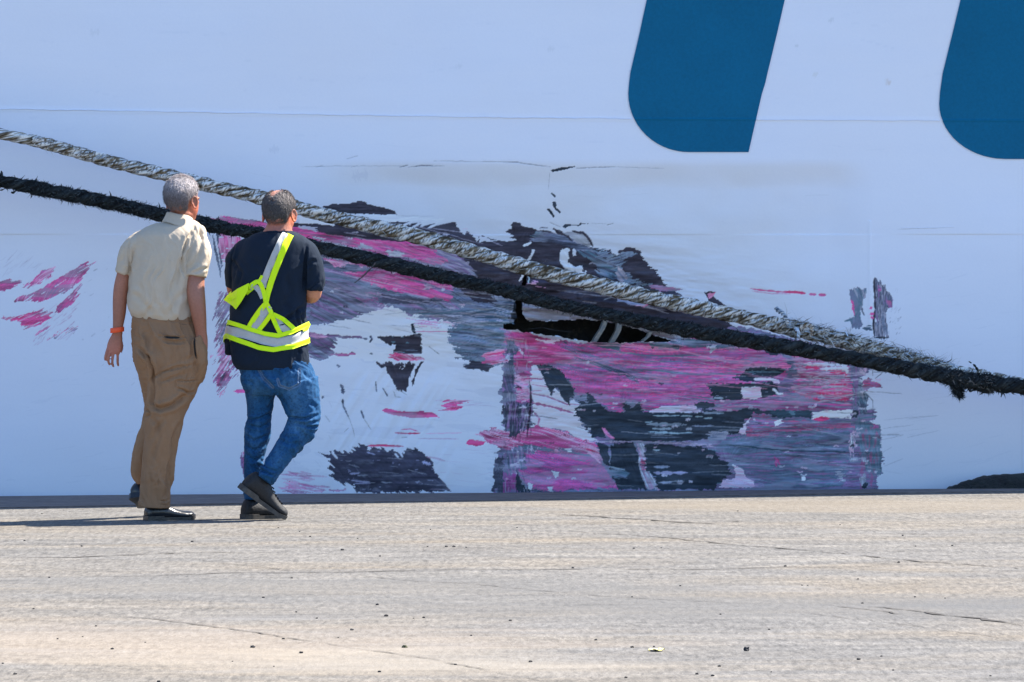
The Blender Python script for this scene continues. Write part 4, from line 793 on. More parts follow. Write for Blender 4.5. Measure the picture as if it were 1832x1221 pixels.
def strand_mesh(R, nst, pitch, off, rs, sides, seed, pal, bumpy):
    C = R[:, :3]; rad = R[:, 3]; T, B, N = frames(C)
    s = np.concatenate([[0], np.cumsum(np.linalg.norm(np.diff(C, axis=0), axis=1))])
    Vs = []; Qs = []; Cs = []; base = 0; n = len(C)
    for k in range(nst):
        a = s/pitch*2*PI+k*2*PI/nst; ca, sa = np.cos(a), np.sin(a)
        ctr = C+(B*ca[:, None]+N*sa[:, None])*(rad*off)[:, None]
        th = np.arange(sides)/sides*2*PI
        TH, SS = np.meshgrid(th, s)
        yarn = TH-SS/pitch*2*PI*.30                               # yarns wind the other way inside a strand
        nz = vnoise(yarn*2.4, SS*11, seed+k)-.5; n2 = vnoise(yarn*5+9, SS*22, seed+k+5)-.5
        rr = (rad*rs)[:, None]*(1+bumpy*(nz*.5+n2*.35)+.06*np.cos(yarn*6))
        tang = a[:, None]+TH
        V = ctr[:, None, :]+(B[:, None, :]*np.cos(tang)[..., None]+N[:, None, :]*np.sin(tang)[..., None])*rr[..., None]
        v = np.clip((fbm(yarn*2.6, SS*16, seed+k+9, 3)-.5)*3.4+.5, 0, .999)*(len(pal)-1)
        i = v.astype(int); f = (v-i)[..., None]; P_ = np.array(pal)
        c = P_[i]*(1-f)+P_[np.minimum(i+1, len(pal)-1)]*f
        I = base+np.arange(n*sides).reshape(n, sides); J = np.roll(I, -1, 1)
        Qs.append(np.stack([I[:-1], J[:-1], J[1:], I[1:]], -1).reshape(-1, 4)); Vs.append(V.reshape(-1, 3)); Cs.append(c.reshape(-1, 3)); base += n*sides
    return np.concatenate(Vs), np.concatenate(Qs), np.concatenate(Cs)
def fuzz(R, n, seed, ln, wd, lift, pal, back=1.0, inview=True, rmul=1.0):
    rg = np.random.RandomState(seed); C = R[:, :3]; T, B, N = frames(C)
    i = rg.randint(1, len(C)-1, n); a = rg.rand(n)*2*PI
    rd = B[i]*np.cos(a)[:, None]+N[i]*np.sin(a)[:, None]; tg = np.cross(T[i], rd)
    r = R[i, 3]*rmul; p = C[i]+rd*(r*rg.uniform(.8, 1.02, n))[:, None]
    L = ln*np.minimum(rg.gamma(3, .33, n), 1.7); d = T[i]*(back*rg.uniform(.3, 1, n)*np.where(rg.rand(n) < .8, 1, -.7))[:, None]+rd*(lift*rg.uniform(.1, 1.2, n))[:, None]+tg*rg.uniform(-.6, .6, n)[:, None]
    d /= np.linalg.norm(d, axis=1)[:, None]; w_ = np.cross(d, rd+.01); w_ /= np.linalg.norm(w_, axis=1)[:, None]; w_ = w_*(wd*rg.uniform(.5, 1.5, n))[:, None]
    mid = p+d*(L*.5)[:, None]+rg.normal(0, .15, (n, 3))*L[:, None]*.6; tip = p+d*L[:, None]+rg.normal(0, .2, (n, 3))*L[:, None]
    V = np.stack([p-w_, p+w_, mid+w_*.7, mid-w_*.7, tip+w_*.12, tip-w_*.12], 1).reshape(-1, 3)
    I = np.arange(n)*6; Q = np.concatenate([np.stack([I, I+1, I+2, I+3], 1), np.stack([I+3, I+2, I+4, I+5], 1)])
    P_ = np.array(pal); c = P_[rg.randint(0, len(pal), n)]*rg.uniform(.7, 1.3, n)[:, None]
    return V, Q, np.repeat(c, 6, 0)
def join(parts):
    b = 0; V = []; Q = []; C_ = []
    for v, q, c in parts: V.append(v); Q.append(q+b); C_.append(c); b += len(v)
    return np.concatenate(V), np.concatenate(Q), np.clip(np.concatenate(C_), 0, 1)
m = NT('rope_fibre'); at = m.add('ShaderNodeAttribute', attribute_name='paint'); n = m.noise(m.coord(), 160, 3, .6)
m.base(m.mix(.5, at.outputs['Color'], m.ramp(n, [(.3, .2), (.7, .8)]), 'OVERLAY')); m.rough(.85); m.b.inputs['Specular IOR Level'].default_value = .25; m.bump(n, .6, .004); M_rope = m.m
NATURAL = [(.05, .038, .024), (.12, .088, .05), (.26, .21, .14), (.09, .068, .04), (.60, .56, .48), (.20, .25, .31), (.86, .87, .88), (.15, .11, .065), (.06, .045, .03), (.74, .72, .68)]  # fibre tones, the whites raised in place of missing sunlight
TARRED = [(.003, .004, .005), (.009, .013, .016), (.018, .026, .030), (.005, .008, .010), (.030, .038, .042)]
r1 = [(0, 240, 24), (60, 252, 24), (120, 268, 25), (200, 290, 26), (300, 314, 27), (360, 329, 28), (480, 357, 29), (560, 380, 30), (640, 399, 31), (760, 427, 32), (860, 455, 32), (960, 484, 33), (1060, 508, 33), (1160, 532, 33), (1240, 549, 33), (1330, 568, 32), (1400, 584, 32), (1480, 602, 32), (1560, 623, 32), (1640, 646, 32), (1720, 668, 31), (1832, 690, 30)]
R = rope_path(r1, 30.45, 31.05, 0, 0, .005); R[:, 3] *= .86*(1+.10*(fbm(np.arange(len(R))*.02, np.zeros(len(R)), 6, 2)-.5)*2)
parts = [strand_mesh(R, 4, .40, .50, .54, 14, 200, NATURAL, .46), fuzz(R, 2600, 3, .020, .0012, .35, NATURAL[1:]+[(.75, .78, .82)], 1.3)]
# the frayed knot of loose yarns where the two ropes meet, with one stiff end standing up
def sub_path(R, xa, xb):
    X_, Y_ = project(R[:, 0], R[:, 1], R[:, 2]); return R[(X_ > xa) & (X_ < xb)]
K = sub_path(R, 1395, 1700)
parts.append(fuzz(K, 1500, 9, .05, .0022, .5, [(.5, .5, .48), (.25, .22, .16), (.10, .09, .07), (.55, .66, .78), (.05, .05, .05)], 1.3))
def yarn(pts, Y, r, pal, seed, nst=2, pitch=.05):
    P = [(*at_depth(x, y, Y+dy), r*(1.0 if i < len(pts)-1 else .5)) for i, (x, y, dy) in enumerate(pts)]
    return strand_mesh(resample(P, .004), nst, pitch, .45, .6, 8, seed, pal, .5)
parts.append(yarn([(1412, 586, 0), (1408, 572, -.05), (1402, 563, -.05), (1394, 557, -.03), (1389, 553, 0), (1392, 551, 0)], 30.86, .014, [(.04, .06, .09), (.25, .34, .45), (.6, .64, .68)], 11))
parts.append(yarn([(1424, 588, -.03), (1428, 594, -.06), (1429, 600, -.06), (1428, 605, -.05)], 30.86, .012, [(.45, .6, .8), (.7, .75, .8)], 12))
parts.append(yarn([(1420, 600, 0), (1440, 582, -.06), (1452, 586, -.06), (1450, 604, -.02)], 30.86, .014, NATURAL, 13))
V, Q, c = join(parts)
rope1 = link('mooring_rope', npmesh('rope', V, Q, True, c), M_rope)
tag(rope1, 'pale twisted three strand mooring rope running above the fuzzy black one', 'rope', 'mooring ropes stretched in front of the hull')
r2 = [(0, 324, 31), (60, 336, 30), (100, 344, 30), (200, 364, 31), (290, 385, 33), (400, 408, 33), (480, 422, 33), (560, 441, 34), (640, 459, 34), (700, 473, 34), (800, 497, 34), (900, 519, 32), (1000, 545, 31), (1100, 566, 31), (1200, 585, 33), (1300, 603, 35), (1400, 620, 36), (1500, 637, 36), (1600, 656, 36), (1660, 667, 36), (1720, 679, 40), (1770, 687, 44), (1832, 692, 42)]
R = rope_path(r2, 30.30, 30.90, 0, 0, .006)
R[:, 3] *= .76+.12*(fbm(np.arange(len(R))*.006*7, np.zeros(len(R)), 5, 3)-.5)*2
parts = [strand_mesh(R, 3, .30, .40, .62, 14, 300, TARRED, .5), fuzz(R, 50000, 4, .017, .0032, .70, TARRED+[(.060, .070, .075), (.016, .028, .035), (.026, .022, .022), (.045, .055, .065)], 1.0, rmul=.88)]
parts.append(fuzz(sub_path(R, -400, 400), 3500, 6, .019, .0042, .7, TARRED, 1.0, rmul=.9))
parts.append(fuzz(sub_path(R, 1690, 2000), 4000, 7, .018, .0040, .7, TARRED+[(.1, .1, .1)], 1.0, rmul=.95))
# hanging torn tufts, loops and the long splinter of yarn
K = sub_path(R, 1706, 1728); K2 = np.array([[*at_depth(x, y, 30.86), r] for x, y, r in ((1712, 682, .05), (1712, 692, .035), (1714, 700, .026), (1718, 709, .008))])
parts.append(strand_mesh(resample(K2, .004), 2, .12, .35, .6, 9, 15, TARRED, .6)); parts.append(fuzz(resample(K2, .002), 900, 16, .022, .0028, .5, TARRED, 1.0))
for q, r in (([(1732, 690, 0), (1735, 700, 0), (1745, 697, 0), (1752, 692, 0)], .006), ([(1752, 694, 0), (1758, 702, 0), (1766, 700, 0), (1772, 694, 0)], .006), ([(1793, 700, 0), (1792, 706, 0), (1791, 711, 0)], .005), ([(1750, 664, 0), (1745, 656, 0), (1741, 652, 0)], .008), ([(1738, 650, 0), (1733, 647, 0)], .005),
             ([(0, 341, 0), (4, 340, 0), (10, 337, 0)], .004), ([(20, 344, 0), (24, 345, 0), (32, 338, 0)], .007), ([(2, 306, 0), (4, 312, 0), (6, 318, 0)], .005)):
    parts.append(yarn(q, 30.86 if q[0][0] > 900 else 30.30, r, TARRED, int(q[0][0]), 2))
V, Q, c = join(parts)
rope2 = link('mooring_rope', npmesh('rope', V, Q, True, c), M_rope)
tag(rope2, 'frayed fuzzy black mooring rope hanging below the pale twisted one', 'rope', 'mooring ropes stretched in front of the hull')
wy = yarn([(672, 470, 0), (664, 480, -.02), (650, 494, -.03), (634, 507, -.03)], 30.48, .0042, [(.05, .045, .05), (.12, .1, .1)], 40)
o = link('loose_yarn', npmesh('yarn', *wy[:2], True, wy[2]), M_rope); tag(o, None); o.parent = rope2

# fenders squeezed between the quay wall and the hull
m = NT('fender_weedy_rubber'); n = m.noise(m.coord(), 30, 6, .7); n2 = m.noise(m.coord(), 9, 4, .6)
m.base(m.mix(m.ramp(n2, [(.45, 0.), (.65, 1.)]), m.ramp(n, [(.35, (.002, .003, .004)), (.7, (.008, .012, .013))]), m.ramp(n, [(.3, (.003, .008, .006)), (.7, (.012, .022, .018))]))); m.rough(.75); m.bump(n, 1, .03); M_fend = m.m
def fender(px_tip, sgn, length, top, label):
    g = ground(px_tip, 880); u = (g-EL).dot(ED); V = []; Fc = []; nseg = 140; ns = 28; r0 = .205
    tt = np.concatenate([np.linspace(0, 1, 60)**1.6*.5, np.linspace(.51, length-.3, 60), length-.3+np.linspace(.02, .3, 20)])
    for t in tt:
        r = r0*(1-max(0, (.62-t)/.62)**2.3)**.62*(1 if t < length-.3 else max(.05, math.sqrt(max(0, 1-((t-length+.3)/.3)**2))))
        for k in range(ns):
            a = 2*PI*k/ns; q = quay_pt(u+sgn*t, -.212+math.cos(a)*r, top-r0+math.sin(a)*r); nn = mnoise.noise(q*9)*.012+mnoise.noise(q*34)*.010
            V.append(q+Vector((EN.x*math.cos(a), EN.y*math.cos(a), math.sin(a)))*nn)
    for i in range(len(tt)-1):
        for k in range(ns): a = i*ns+k; b = i*ns+(k+1) % ns; Fc.append((a, b, b+ns, a+ns))
    Fc.append(tuple(range(ns))); Fc.append(tuple(range((len(tt)-1)*ns, len(tt)*ns)))
    o = link('fender', mesh('fender', V, Fc), M_fend); tag(o, label, 'fender', 'fenders between the quay and the hull')
    me = o.data; rg = np.random.RandomState(3); n_ = len(tt); Cc = np.array([quay_pt(u+sgn*t, -.212, top-r0) for t in tt]); Rr = np.array([r0*(1-max(0, (.62-t)/.62)**2.3)**.62 for t in tt])
    RR = np.concatenate([Cc, Rr[:, None]], 1); fz = fuzz(resample(RR, .02), 4000, 21, .009, .004, .5, [(.003, .008, .006), (.010, .018, .015), (.003, .004, .005)], .8)
    w_ = link('weed', npmesh('weed', fz[0], fz[1], True, np.clip(fz[2], 0, 1)), M_rope, o)
fender(1678, 1, 3.0, .078, 'long black weedy fender showing above the quay edge beyond the right rope end')
fender(44, -1, 2.4, .046, 'black fender tip barely showing over the quay edge at the far left')
# ------------------------------------------------------------------ people
def ellipsoid(c, r, M=None, nu=20, nv=14):
    V = []; Fc = []
    for j in range(nv+1):
        ph = PI*j/nv
        for i in range(nu):
            a = 2*PI*i/nu; v = Vector((c[0]+r[0]*math.sin(ph)*math.cos(a), c[1]+r[1]*math.sin(ph)*math.sin(a), c[2]+r[2]*math.cos(ph)))
            V.append(M @ v if M else v)
    for j in range(nv):
        for i in range(nu): a = j*nu+i; b = j*nu+(i+1) % nu; Fc.append((a, a+nu, b+nu, b))
    return V, Fc
def tube3(P, n=22, step=.012):
    """P: (x, y, z, rx, ry) in metres; rx lies in the x-z plane, ry along depth"""
    Rr = resample(P, step); C = Rr[:, :3]; T = np.gradient(C, axis=0); T /= np.linalg.norm(T, axis=1)[:, None]+1e-9
    V = []; Fc = []
    for i in range(len(C)):
        t = T[i]; s = np.cross(t, [0, 1., 0]); L = np.linalg.norm(s); s = s/L if L > .15 else np.array([1., 0, 0]); o = np.cross(s, t); o /= np.linalg.norm(o)
        for k in range(n):
            a = 2*PI*k/n; V.append(C[i]+s*Rr[i, 3]*math.cos(a)+o*Rr[i, 4]*math.sin(a))
    m_ = len(C)
    for i in range(m_-1):
        for k in range(n): a = i*n+k; b = i*n+(k+1) % n; Fc.append((a, b, b+n, a+n))
    Fc.append(tuple(reversed(range(n)))); Fc.append(tuple(range((m_-1)*n, m_*n)))
    return V, Fc
def fuse(parts, voxel, smooth=3, name='m'):
    V = []; Fc = []
    for v, f in parts: b = len(V); V += [tuple(q) for q in v]; Fc += [tuple(i+b for i in g) for g in f]
    me = mesh(name, V, Fc); o = bpy.data.objects.new('tmp', me); COL.objects.link(o)
    import bmesh
    bm = bmesh.new(); bm.from_mesh(me); bmesh.ops.recalc_face_normals(bm, faces=bm.faces); bm.to_mesh(me); bm.free()
    r = o.modifiers.new('r', 'REMESH'); r.mode = 'VOXEL'; r.voxel_size = voxel; r.use_smooth_shade = True
    s = o.modifiers.new('s', 'SMOOTH'); s.iterations = smooth; s.factor = .5
    dg = bpy.context.evaluated_depsgraph_get(); dg.update(); out = bpy.data.meshes.new_from_object(o.evaluated_get(dg)); out.name = name
    bpy.data.objects.remove(o); bpy.data.meshes.remove(me)
    out.polygons.foreach_set('use_smooth', [True]*len(out.polygons)); return out
def getv(me):
    n = len(me.vertices); v = np.empty(n*3, np.float32); me.vertices.foreach_get('co', v); no = np.empty(n*3, np.float32); me.vertices.foreach_get('normal', no)
    return v.reshape(-1, 3).astype(float), no.reshape(-1, 3).astype(float)
def setv(me, v): me.vertices.foreach_set('co', v.astype(np.float32).ravel()); me.update()
def setcol(me, c):
    a = me.color_attributes.new('paint', 'FLOAT_COLOR', 'POINT'); q = np.ones((len(me.vertices), 4), np.float32); q[:, :3] = np.clip(c, 0, 1); a.data.foreach_set('color', q.ravel())
class Person:
    def __init__(s, px, py, label, group='people looking at the damaged hull'):
        g = ground(px, py); s.g = g; s.px = px; s.py = py; s.S = F/g.y
        s.root = empty('person', g); tag(s.root, label, 'person', group)
    def p(s, px, py, d=0.0): return ((px-s.px)/s.S, d, (s.py-py)/s.S)
    def T(s, rows):           # rows (px, py, d, rx px[, ry px])
        out = []
        for r in rows: out.append((*s.p(r[0], r[1], r[2]), r[3]/s.S, (r[4] if len(r) > 4 else r[3])/s.S))
        return tube3(out)
    def loft(s, rows):        # rows (py, left px, right px, ry m, d): flat horizontal sections
        V = []; Fc = []; n = 36; R_ = resample([((a+b)/2, py, d, (b-a)/2, ry) for py, a, b, ry, d in rows], 3.0)
        for cx, py, d, hw, ry in R_:
            x, _, z = s.p(cx, py)
            for k in range(n):
                a = 2*PI*k/n; V.append((x+hw/s.S*math.copysign(abs(math.cos(a))**.9, math.cos(a)), d+ry*math.copysign(abs(math.sin(a))**.9, math.sin(a)), z))
        m_ = len(R_)
        for i in range(m_-1):
            for k in range(n): a = i*n+k; b = i*n+(k+1) % n; Fc.append((a, a+n, b+n, b))
        Fc.append(tuple(range(n))); Fc.append(tuple(reversed(range((m_-1)*n, m_*n))))
        return V, Fc
    def creases(s, me, z, items, back=True):
        V, N = getv(me); X = V[:, 0]*s.S+s.px; Y = s.py-V[:, 2]*s.S; f = np.clip(-N[:, 1]*1.6+.25, 0, 1) if back else np.ones(len(V)); out = np.zeros(len(V))
        for pts, w_, dep in items:
            d, t = pline_dist(X, Y, conv(z, pts)); e = np.clip(np.minimum(t, 1-t)*5+.15, 0, 1)
            out += (-dep*np.exp(-(d/w_)**2)+.62*dep*np.exp(-((d-2.1*w_)/(1.1*w_))**2))*e
        V += N*(out*f*np.clip((V[:, 2]-V[:, 2].min())/.025, 0, 1))[:, None]; setv(me, V)
    def cloth(s, me, amp, sx, sy, ang, seed, ridged=True):
        V, N = getv(me); a = math.radians(ang); x = V[:, 0]*math.cos(a)+V[:, 2]*math.sin(a)+V[:, 1]*.6; y = -V[:, 0]*math.sin(a)+V[:, 2]*math.cos(a)
        x = x+(fbm(V[:, 0]*9, V[:, 2]*9, seed+5, 2)-.5)*.08
        n = fbm(x/sx, y/sy, seed, 3); n = (1-np.abs(np.clip((n-.5)*3.2, -1, 1)))**1.6*2-.8 if ridged else n*2-1
        m_ = fbm(V[:, 0]*5+3, V[:, 2]*5, seed+7, 2); V += N*(amp*n*(.3+1.4*np.clip((m_-.35)*2.4, 0, 1))*np.clip((V[:, 2]-V[:, 2].min())/.03, 0, 1))[:, None]; setv(me, V)
    def add(s, name, me, mat, parent=None): return link(name, me, mat, parent or s.root)

def fabric(name, col, rough=.9, scale=900, var=.12, bumps=.4, sheen=.0, vc=False):
    m = NT(name); v = m.coord(); n = m.noise(v, scale, 2, .5); n2 = m.noise(v, 14, 4, .6)
    b = col
    if vc: at = m.add('ShaderNodeAttribute', attribute_name='paint'); b = at.outputs['Color']
    c = m.mix(var*2, b, m.ramp(n2, [(.3, .36), (.7, .64)]), 'OVERLAY'); c = m.mix(var*2, c, m.ramp(n, [(.3, .3), (.7, .7)]), 'OVERLAY')
    m.base(c); m.rough(rough); m.b.inputs['Specular IOR Level'].default_value = .2; m.bump(n, bumps, .0006); m.bump(n2, .35, .004)
    if sheen: m.b.inputs['Sheen Weight'].default_value = sheen
    return m.m
M_shirt = fabric('beige_cotton', (.50, .42, .325), .85, 700, .06)
M_trous = fabric('khaki_twill', (.27, .155, .086), .85, 800, .10)
M_tee = fabric('navy_black_jersey', (.009, .017, .032), .9, 900, .12)
M_jeans = fabric('blue_denim', None, .85, 600, .22, .6, 0, True)
M_lime = fabric('lime_fluorescent_tape', (.66, .93, .01), .6, 500, .06, .3)
M_refl = fabric('grey_reflective_tape', (.44, .44, .43), .42, 420, .16, .5)
m = NT('skin'); at = m.add('ShaderNodeAttribute', attribute_name='paint'); n = m.noise(m.coord(), 90, 4, .6); n2 = m.noise(m.coord(), 14, 4, .6)
c = m.mix(.35, at.outputs['Color'], m.ramp(n, [(.3, .35), (.7, .65)]), 'OVERLAY'); c = m.mix(.3, c, m.ramp(n2, [(.3, .35), (.7, .62)]), 'OVERLAY'); m.base(c); m.rough(.55); m.bump(n, .3, .0015)
m.b.inputs['Subsurface Weight'].default_value = .12; m.b.inputs['Subsurface Radius'].default_value = (.01, .004, .002); m.b.inputs['Subsurface Scale'].default_value = 1
M_skin = m.m
m = NT('short_hair'); at = m.add('ShaderNodeAttribute', attribute_name='paint'); n = m.noise(m.coord((1, 1, .4)), 260, 3, .7)
m.base(m.mix(.7, at.outputs['Color'], m.ramp(n, [(.3, .15), (.7, .9)]), 'OVERLAY')); m.rough(.6); m.bump(n, .8, .004); M_hair = m.m
m = NT('black_leather'); n = m.noise(m.coord(), 60, 4); m.base(m.ramp(n, [(.3, (.010, .012, .016)), (.7, (.020, .023, .028))])); m.rough(.28); m.bump(n, .3, .003); M_leather = m.m
m = NT('charcoal_trainer'); n = m.noise(m.coord(), 90, 4); m.base(m.ramp(n, [(.3, (.005, .006, .008)), (.7, (.014, .015, .018))])); m.rough(.7); m.bump(n, .6, .004); M_train = m.m
m = NT('rubber_sole'); n = m.noise(m.coord(), 40, 4); m.base(m.ramp(n, [(.3, (.03, .03, .03)), (.7, (.08, .075, .07))])); m.rough(.8); M_sole = m.m
m = NT('orange_silicone'); m.base((.85, .09, .02)); m.rough(.5); M_orange = m.m
m = NT('dark_slit'); m.base((.012, .010, .010)); m.rough(.9); M_dark = m.m  # near-black for the pocket slits

def head_parts(M):
    P = [ellipsoid((0, -.012, .038), (.074, .096, .082), M), ellipsoid((0, -.05, .0), (.062, .05, .06), M), ellipsoid((0, .035, -.025), (.062, .062, .085), M), ellipsoid((0, .050, -.078), (.043, .040, .030), M), ellipsoid((0, .015, -.07), (.052, .06, .035), M),
         ellipsoid((0, .102, -.022), (.012, .014, .022), M), ellipsoid((0, .108, -.036), (.016, .012, .010), M), ellipsoid((0, .078, .018), (.048, .022, .013), M), ellipsoid((0, .092, -.062), (.022, .010, .006), M), ellipsoid((0, .090, -.072), (.019, .010, .006), M)]
    for s in (-1, 1):
        Me = M @ Matrix.Translation((s*.079, -.012, -.012)) @ Matrix.Rotation(s*-.45, 4, 'Z') @ Matrix.Rotation(.15, 4, 'X')
        P.append(ellipsoid((0, 0, .002), (.007, .017, .026), Me, 12, 10))
        V = []; Fc = []
        for i in range(16):
            a = 2*PI*i/16; c = Vector((s*.006, .018*math.cos(a)-.002, .030*math.sin(a)+.003)); c.y *= (1 if math.sin(a) > -.2 else .75)
            for k in range(6):
                b = 2*PI*k/6; V.append(Me @ (c+Vector((.006*math.sin(b), .0055*math.cos(b)*math.cos(a), .0055*math.cos(b)*math.sin(a)))))
        for i in range(16):
            for k in range(6): a = i*6+k; b = i*6+(k+1) % 6; c_ = ((i+1) % 16)*6+(k+1) % 6; d = ((i+1) % 16)*6+k; Fc.append((a, b, c_, d))
        P.append((V, Fc)); P.append(ellipsoid((s*.03, .082, -.002), (.016, .010, .009), M, 12, 8))
    return P
def hair_mesh(M, seed, keep, thick, colf, nstr, slen):
    rg = np.random.RandomState(seed); nu, nv = 150, 90; V = []; ok = []; Ns = []
    c = np.array([0, -.014, .036]); r = np.array([.0765, .0985, .0845])
    th = np.linspace(0, 2*PI, nu, endpoint=False); ph = np.linspace(.01, PI*.90, nv); TH, PH = np.meshgrid(th, ph)
    D = np.stack([np.sin(PH)*np.cos(TH), np.sin(PH)*np.sin(TH), np.cos(PH)], -1).reshape(-1, 3)
    n = fbm(TH.ravel()*14, PH.ravel()*9, seed, 3); k = keep(D, n)
    rr_ = np.where(D[:, 2:3] < 0, np.array([.0765, .0985, .124]), r)
    pos = c+D*(rr_+thick*np.clip(k*4, 0, 1)[:, None]*(.75+.5*n)[:, None])
    low = np.clip((-D[:, 2]-.35)/.5, 0, 1); pos[:, :2] *= (1-.20*low*(D[:, 1] < .2))[:, None]
    I = np.arange(nu*nv).reshape(nv, nu); J = np.roll(I, -1, 1); Q = np.stack([I[:-1], J[:-1], J[1:], I[1:]], -1).reshape(-1, 4)
    Q = Q[(k[Q] > 0).all(1)]
    cc = colf(D, rg.rand(len(D)), n)
    ids = rg.choice(np.nonzero(k > .02)[0], nstr); p = pos[ids]; Nn = D[ids]/r; Nn /= np.linalg.norm(Nn, axis=1)[:, None]
    t = np.array([0, -.35, -1.])+rg.normal(0, .45, (nstr, 3)); t = t-Nn*(t*Nn).sum(1)[:, None]; t /= np.linalg.norm(t, axis=1)[:, None]; w_ = np.cross(t, Nn)*.0009
    tip = p+(t*.85+Nn*rg.uniform(.15, .6, (nstr, 1)))*slen*rg.uniform(.5, 1.2, (nstr, 1))
    SV = np.stack([p-w_, p+w_, tip+w_*.3, tip-w_*.3], 1).reshape(-1, 3); SQ = np.arange(nstr*4).reshape(-1, 4)+len(pos)
    Va = np.concatenate([pos, SV]); Qa = np.concatenate([Q, SQ]); ca = np.concatenate([cc, np.repeat(colf(D[ids], rg.rand(nstr), n[ids])*rg.uniform(.8, 1.25, (nstr, 1)), 4, 0)])
    Mn = np.array(M); Va = Va @ Mn[:3, :3].T+Mn[:3, 3]
    return npmesh('hair', Va, Qa, True, np.clip(ca, 0, 1))
def finger(pts, r, P): return tube3([(*p, r*f, r*f) for p, f in zip(pts, (1.1, 1.05, .98, .8)[:len(pts)])], 10, .004)
def shoe(P, heel, toe, up, wid, high, name_up, name_sole, mats, collar=.07):
    h = Vector(P.p(*heel)); t = Vector(P.p(*toe)); ax = (t-h); L = ax.length; ax.normalize(); upv = Vector(up); upv = (upv-ax*upv.dot(ax)).normalized(); sd = ax.cross(upv)
    T_ = np.linspace(0, 1, 34); n = 24
    def prof(v): return np.interp(v, [0, .04, .15, .3, .45, .6, .75, .88, .96, 1], [.55, .78, .86, .80, .74, .86, 1, .94, .66, .25])*wid/2
    def top(v): return np.interp(v, [0, .05, .12, .3, .42, .55, .7, .85, .95, 1], [.70, .95, 1, .96, .86, .64, .50, .42, .32, .16])*high
    V = []; Fc = []
    for v in T_:
        w_ = prof(v); tp = top(v)
        for k in range(n):
            a = 2*PI*k/n; ca, sa = math.cos(a), math.sin(a); x = w_*math.copysign(abs(ca)**.75, ca)*(1 if sa < 0 else 1-.30*sa); z = tp*(.5+.5*math.copysign(abs(sa)**.8, sa))
            V.append(h+ax*(v*L)+sd*x+upv*(z+.012+.010*max(0, v-.8)/.2))
    m_ = len(T_)
    for i in range(m_-1):
        for k in range(n): a = i*n+k; b = i*n+(k+1) % n; Fc.append((a, b, b+n, a+n))
    Fc.append(tuple(reversed(range(n)))); Fc.append(tuple(range((m_-1)*n, m_*n)))
    o = P.add(name_up, mesh('upper', V, Fc), mats[0])
    V = []; Fc = []
    for v in np.linspace(-.012, 1.015, 34):
        w_ = prof(min(1, max(0, v)))*1.07+.002; th = .021+(.008 if v < .32 else 0); lift = .010*max(0, v-.8)/.2
        for x, z in ((-w_, 0), (w_, 0), (w_*1.0, th), (-w_*1.0, th)): V.append(h+ax*(v*L)+sd*x+upv*(z+lift))
    for i in range(33):
        for k in range(4): a = i*4+k; b = i*4+(k+1) % 4; Fc.append((a, b, b+4, a+4))
    Fc.append((3, 2, 1, 0)); Fc.append((132, 133, 134, 135))
    P.add('sole', mesh('sole', V, Fc, False), mats[1], o)
    return o, h, ax, upv, sd, L
SKA = (.31, .115, .066)
def skin_cols(me, base, P, reds=()):
    V, N = getv(me); c = np.tile(np.array(base), (len(V), 1))
    X = V[:, 0]*P.S+P.px; Y = P.py-V[:, 2]*P.S
    for (x, y, r, col, k) in reds: f = (np.exp(-((X-x)**2+(Y-y)**2)/r**2)*k)[:, None]; c = c*(1-f)+np.array(col)*f
    setcol(me, c)

# ---------- the older man in the beige shirt
A = Person(300, 930, 'person with grey hair, short sleeved beige shirt, khaki trousers and an orange wristband')
MA = Matrix.Translation(A.p(328, 359, -.005)) @ Matrix.Rotation(-math.radians(31), 4, 'Z') @ Matrix.Rotation(math.radians(-4), 4, 'X') @ Matrix.Scale(1.01, 4)
B = head_parts(MA)
B.append(A.T([(322, 402, .02, 27, 26), (324, 388, .01, 22, 22), (328, 372, .01, 20, 21), (330, 360, .01, 19, 20)]))
B.append(A.loft([(400, 292, 346, .06, .0), (414, 270, 350, .08, 0), (450, 248, 352, .115, 0), (520, 248, 345, .115, 0), (570, 250, 345, .11, 0), (640, 255, 352, .11, .02), (680, 262, 345, .09, .02)]))
B.append(A.T([(264, 436, .02, 12), (236, 452, .02, 15), (224, 486, .02, 13.5, 13.5), (218, 512, .015, 14, 13), (215, 535, .01, 13, 12), (214, 560, 0, 11.8, 11), (212, 582, -.01, 9.5, 8.5), (211, 598, -.012, 9, 7)]))
B.append(A.T([(340, 436, -.02, 14), (352, 455, -.05, 17), (352, 490, -.07, 16.5, 15), (352, 515, -.085, 16.5, 15), (355, 540, -.095, 15.5, 14), (359, 568, -.10, 13, 12), (362, 592, -.10, 10.5, 9), (363, 605, -.10, 11, 7), (362, 622, -.09, 12, 7), (360, 636, -.07, 11, 6.5)]))
for q in ([(353, 632, -.085), (354, 645, -.07), (355, 655, -.06)], [(358, 636, -.08), (359, 650, -.065), (359, 661, -.055)], [(363, 636, -.075), (363, 650, -.06), (362, 661, -.05)], [(368, 630, -.07), (367, 643, -.055), (366, 652, -.05)], [(352, 612, -.09), (349, 624, -.09), (349, 636, -.085)]):
    B.append(finger([A.p(*x) for x in q], .0085, A))
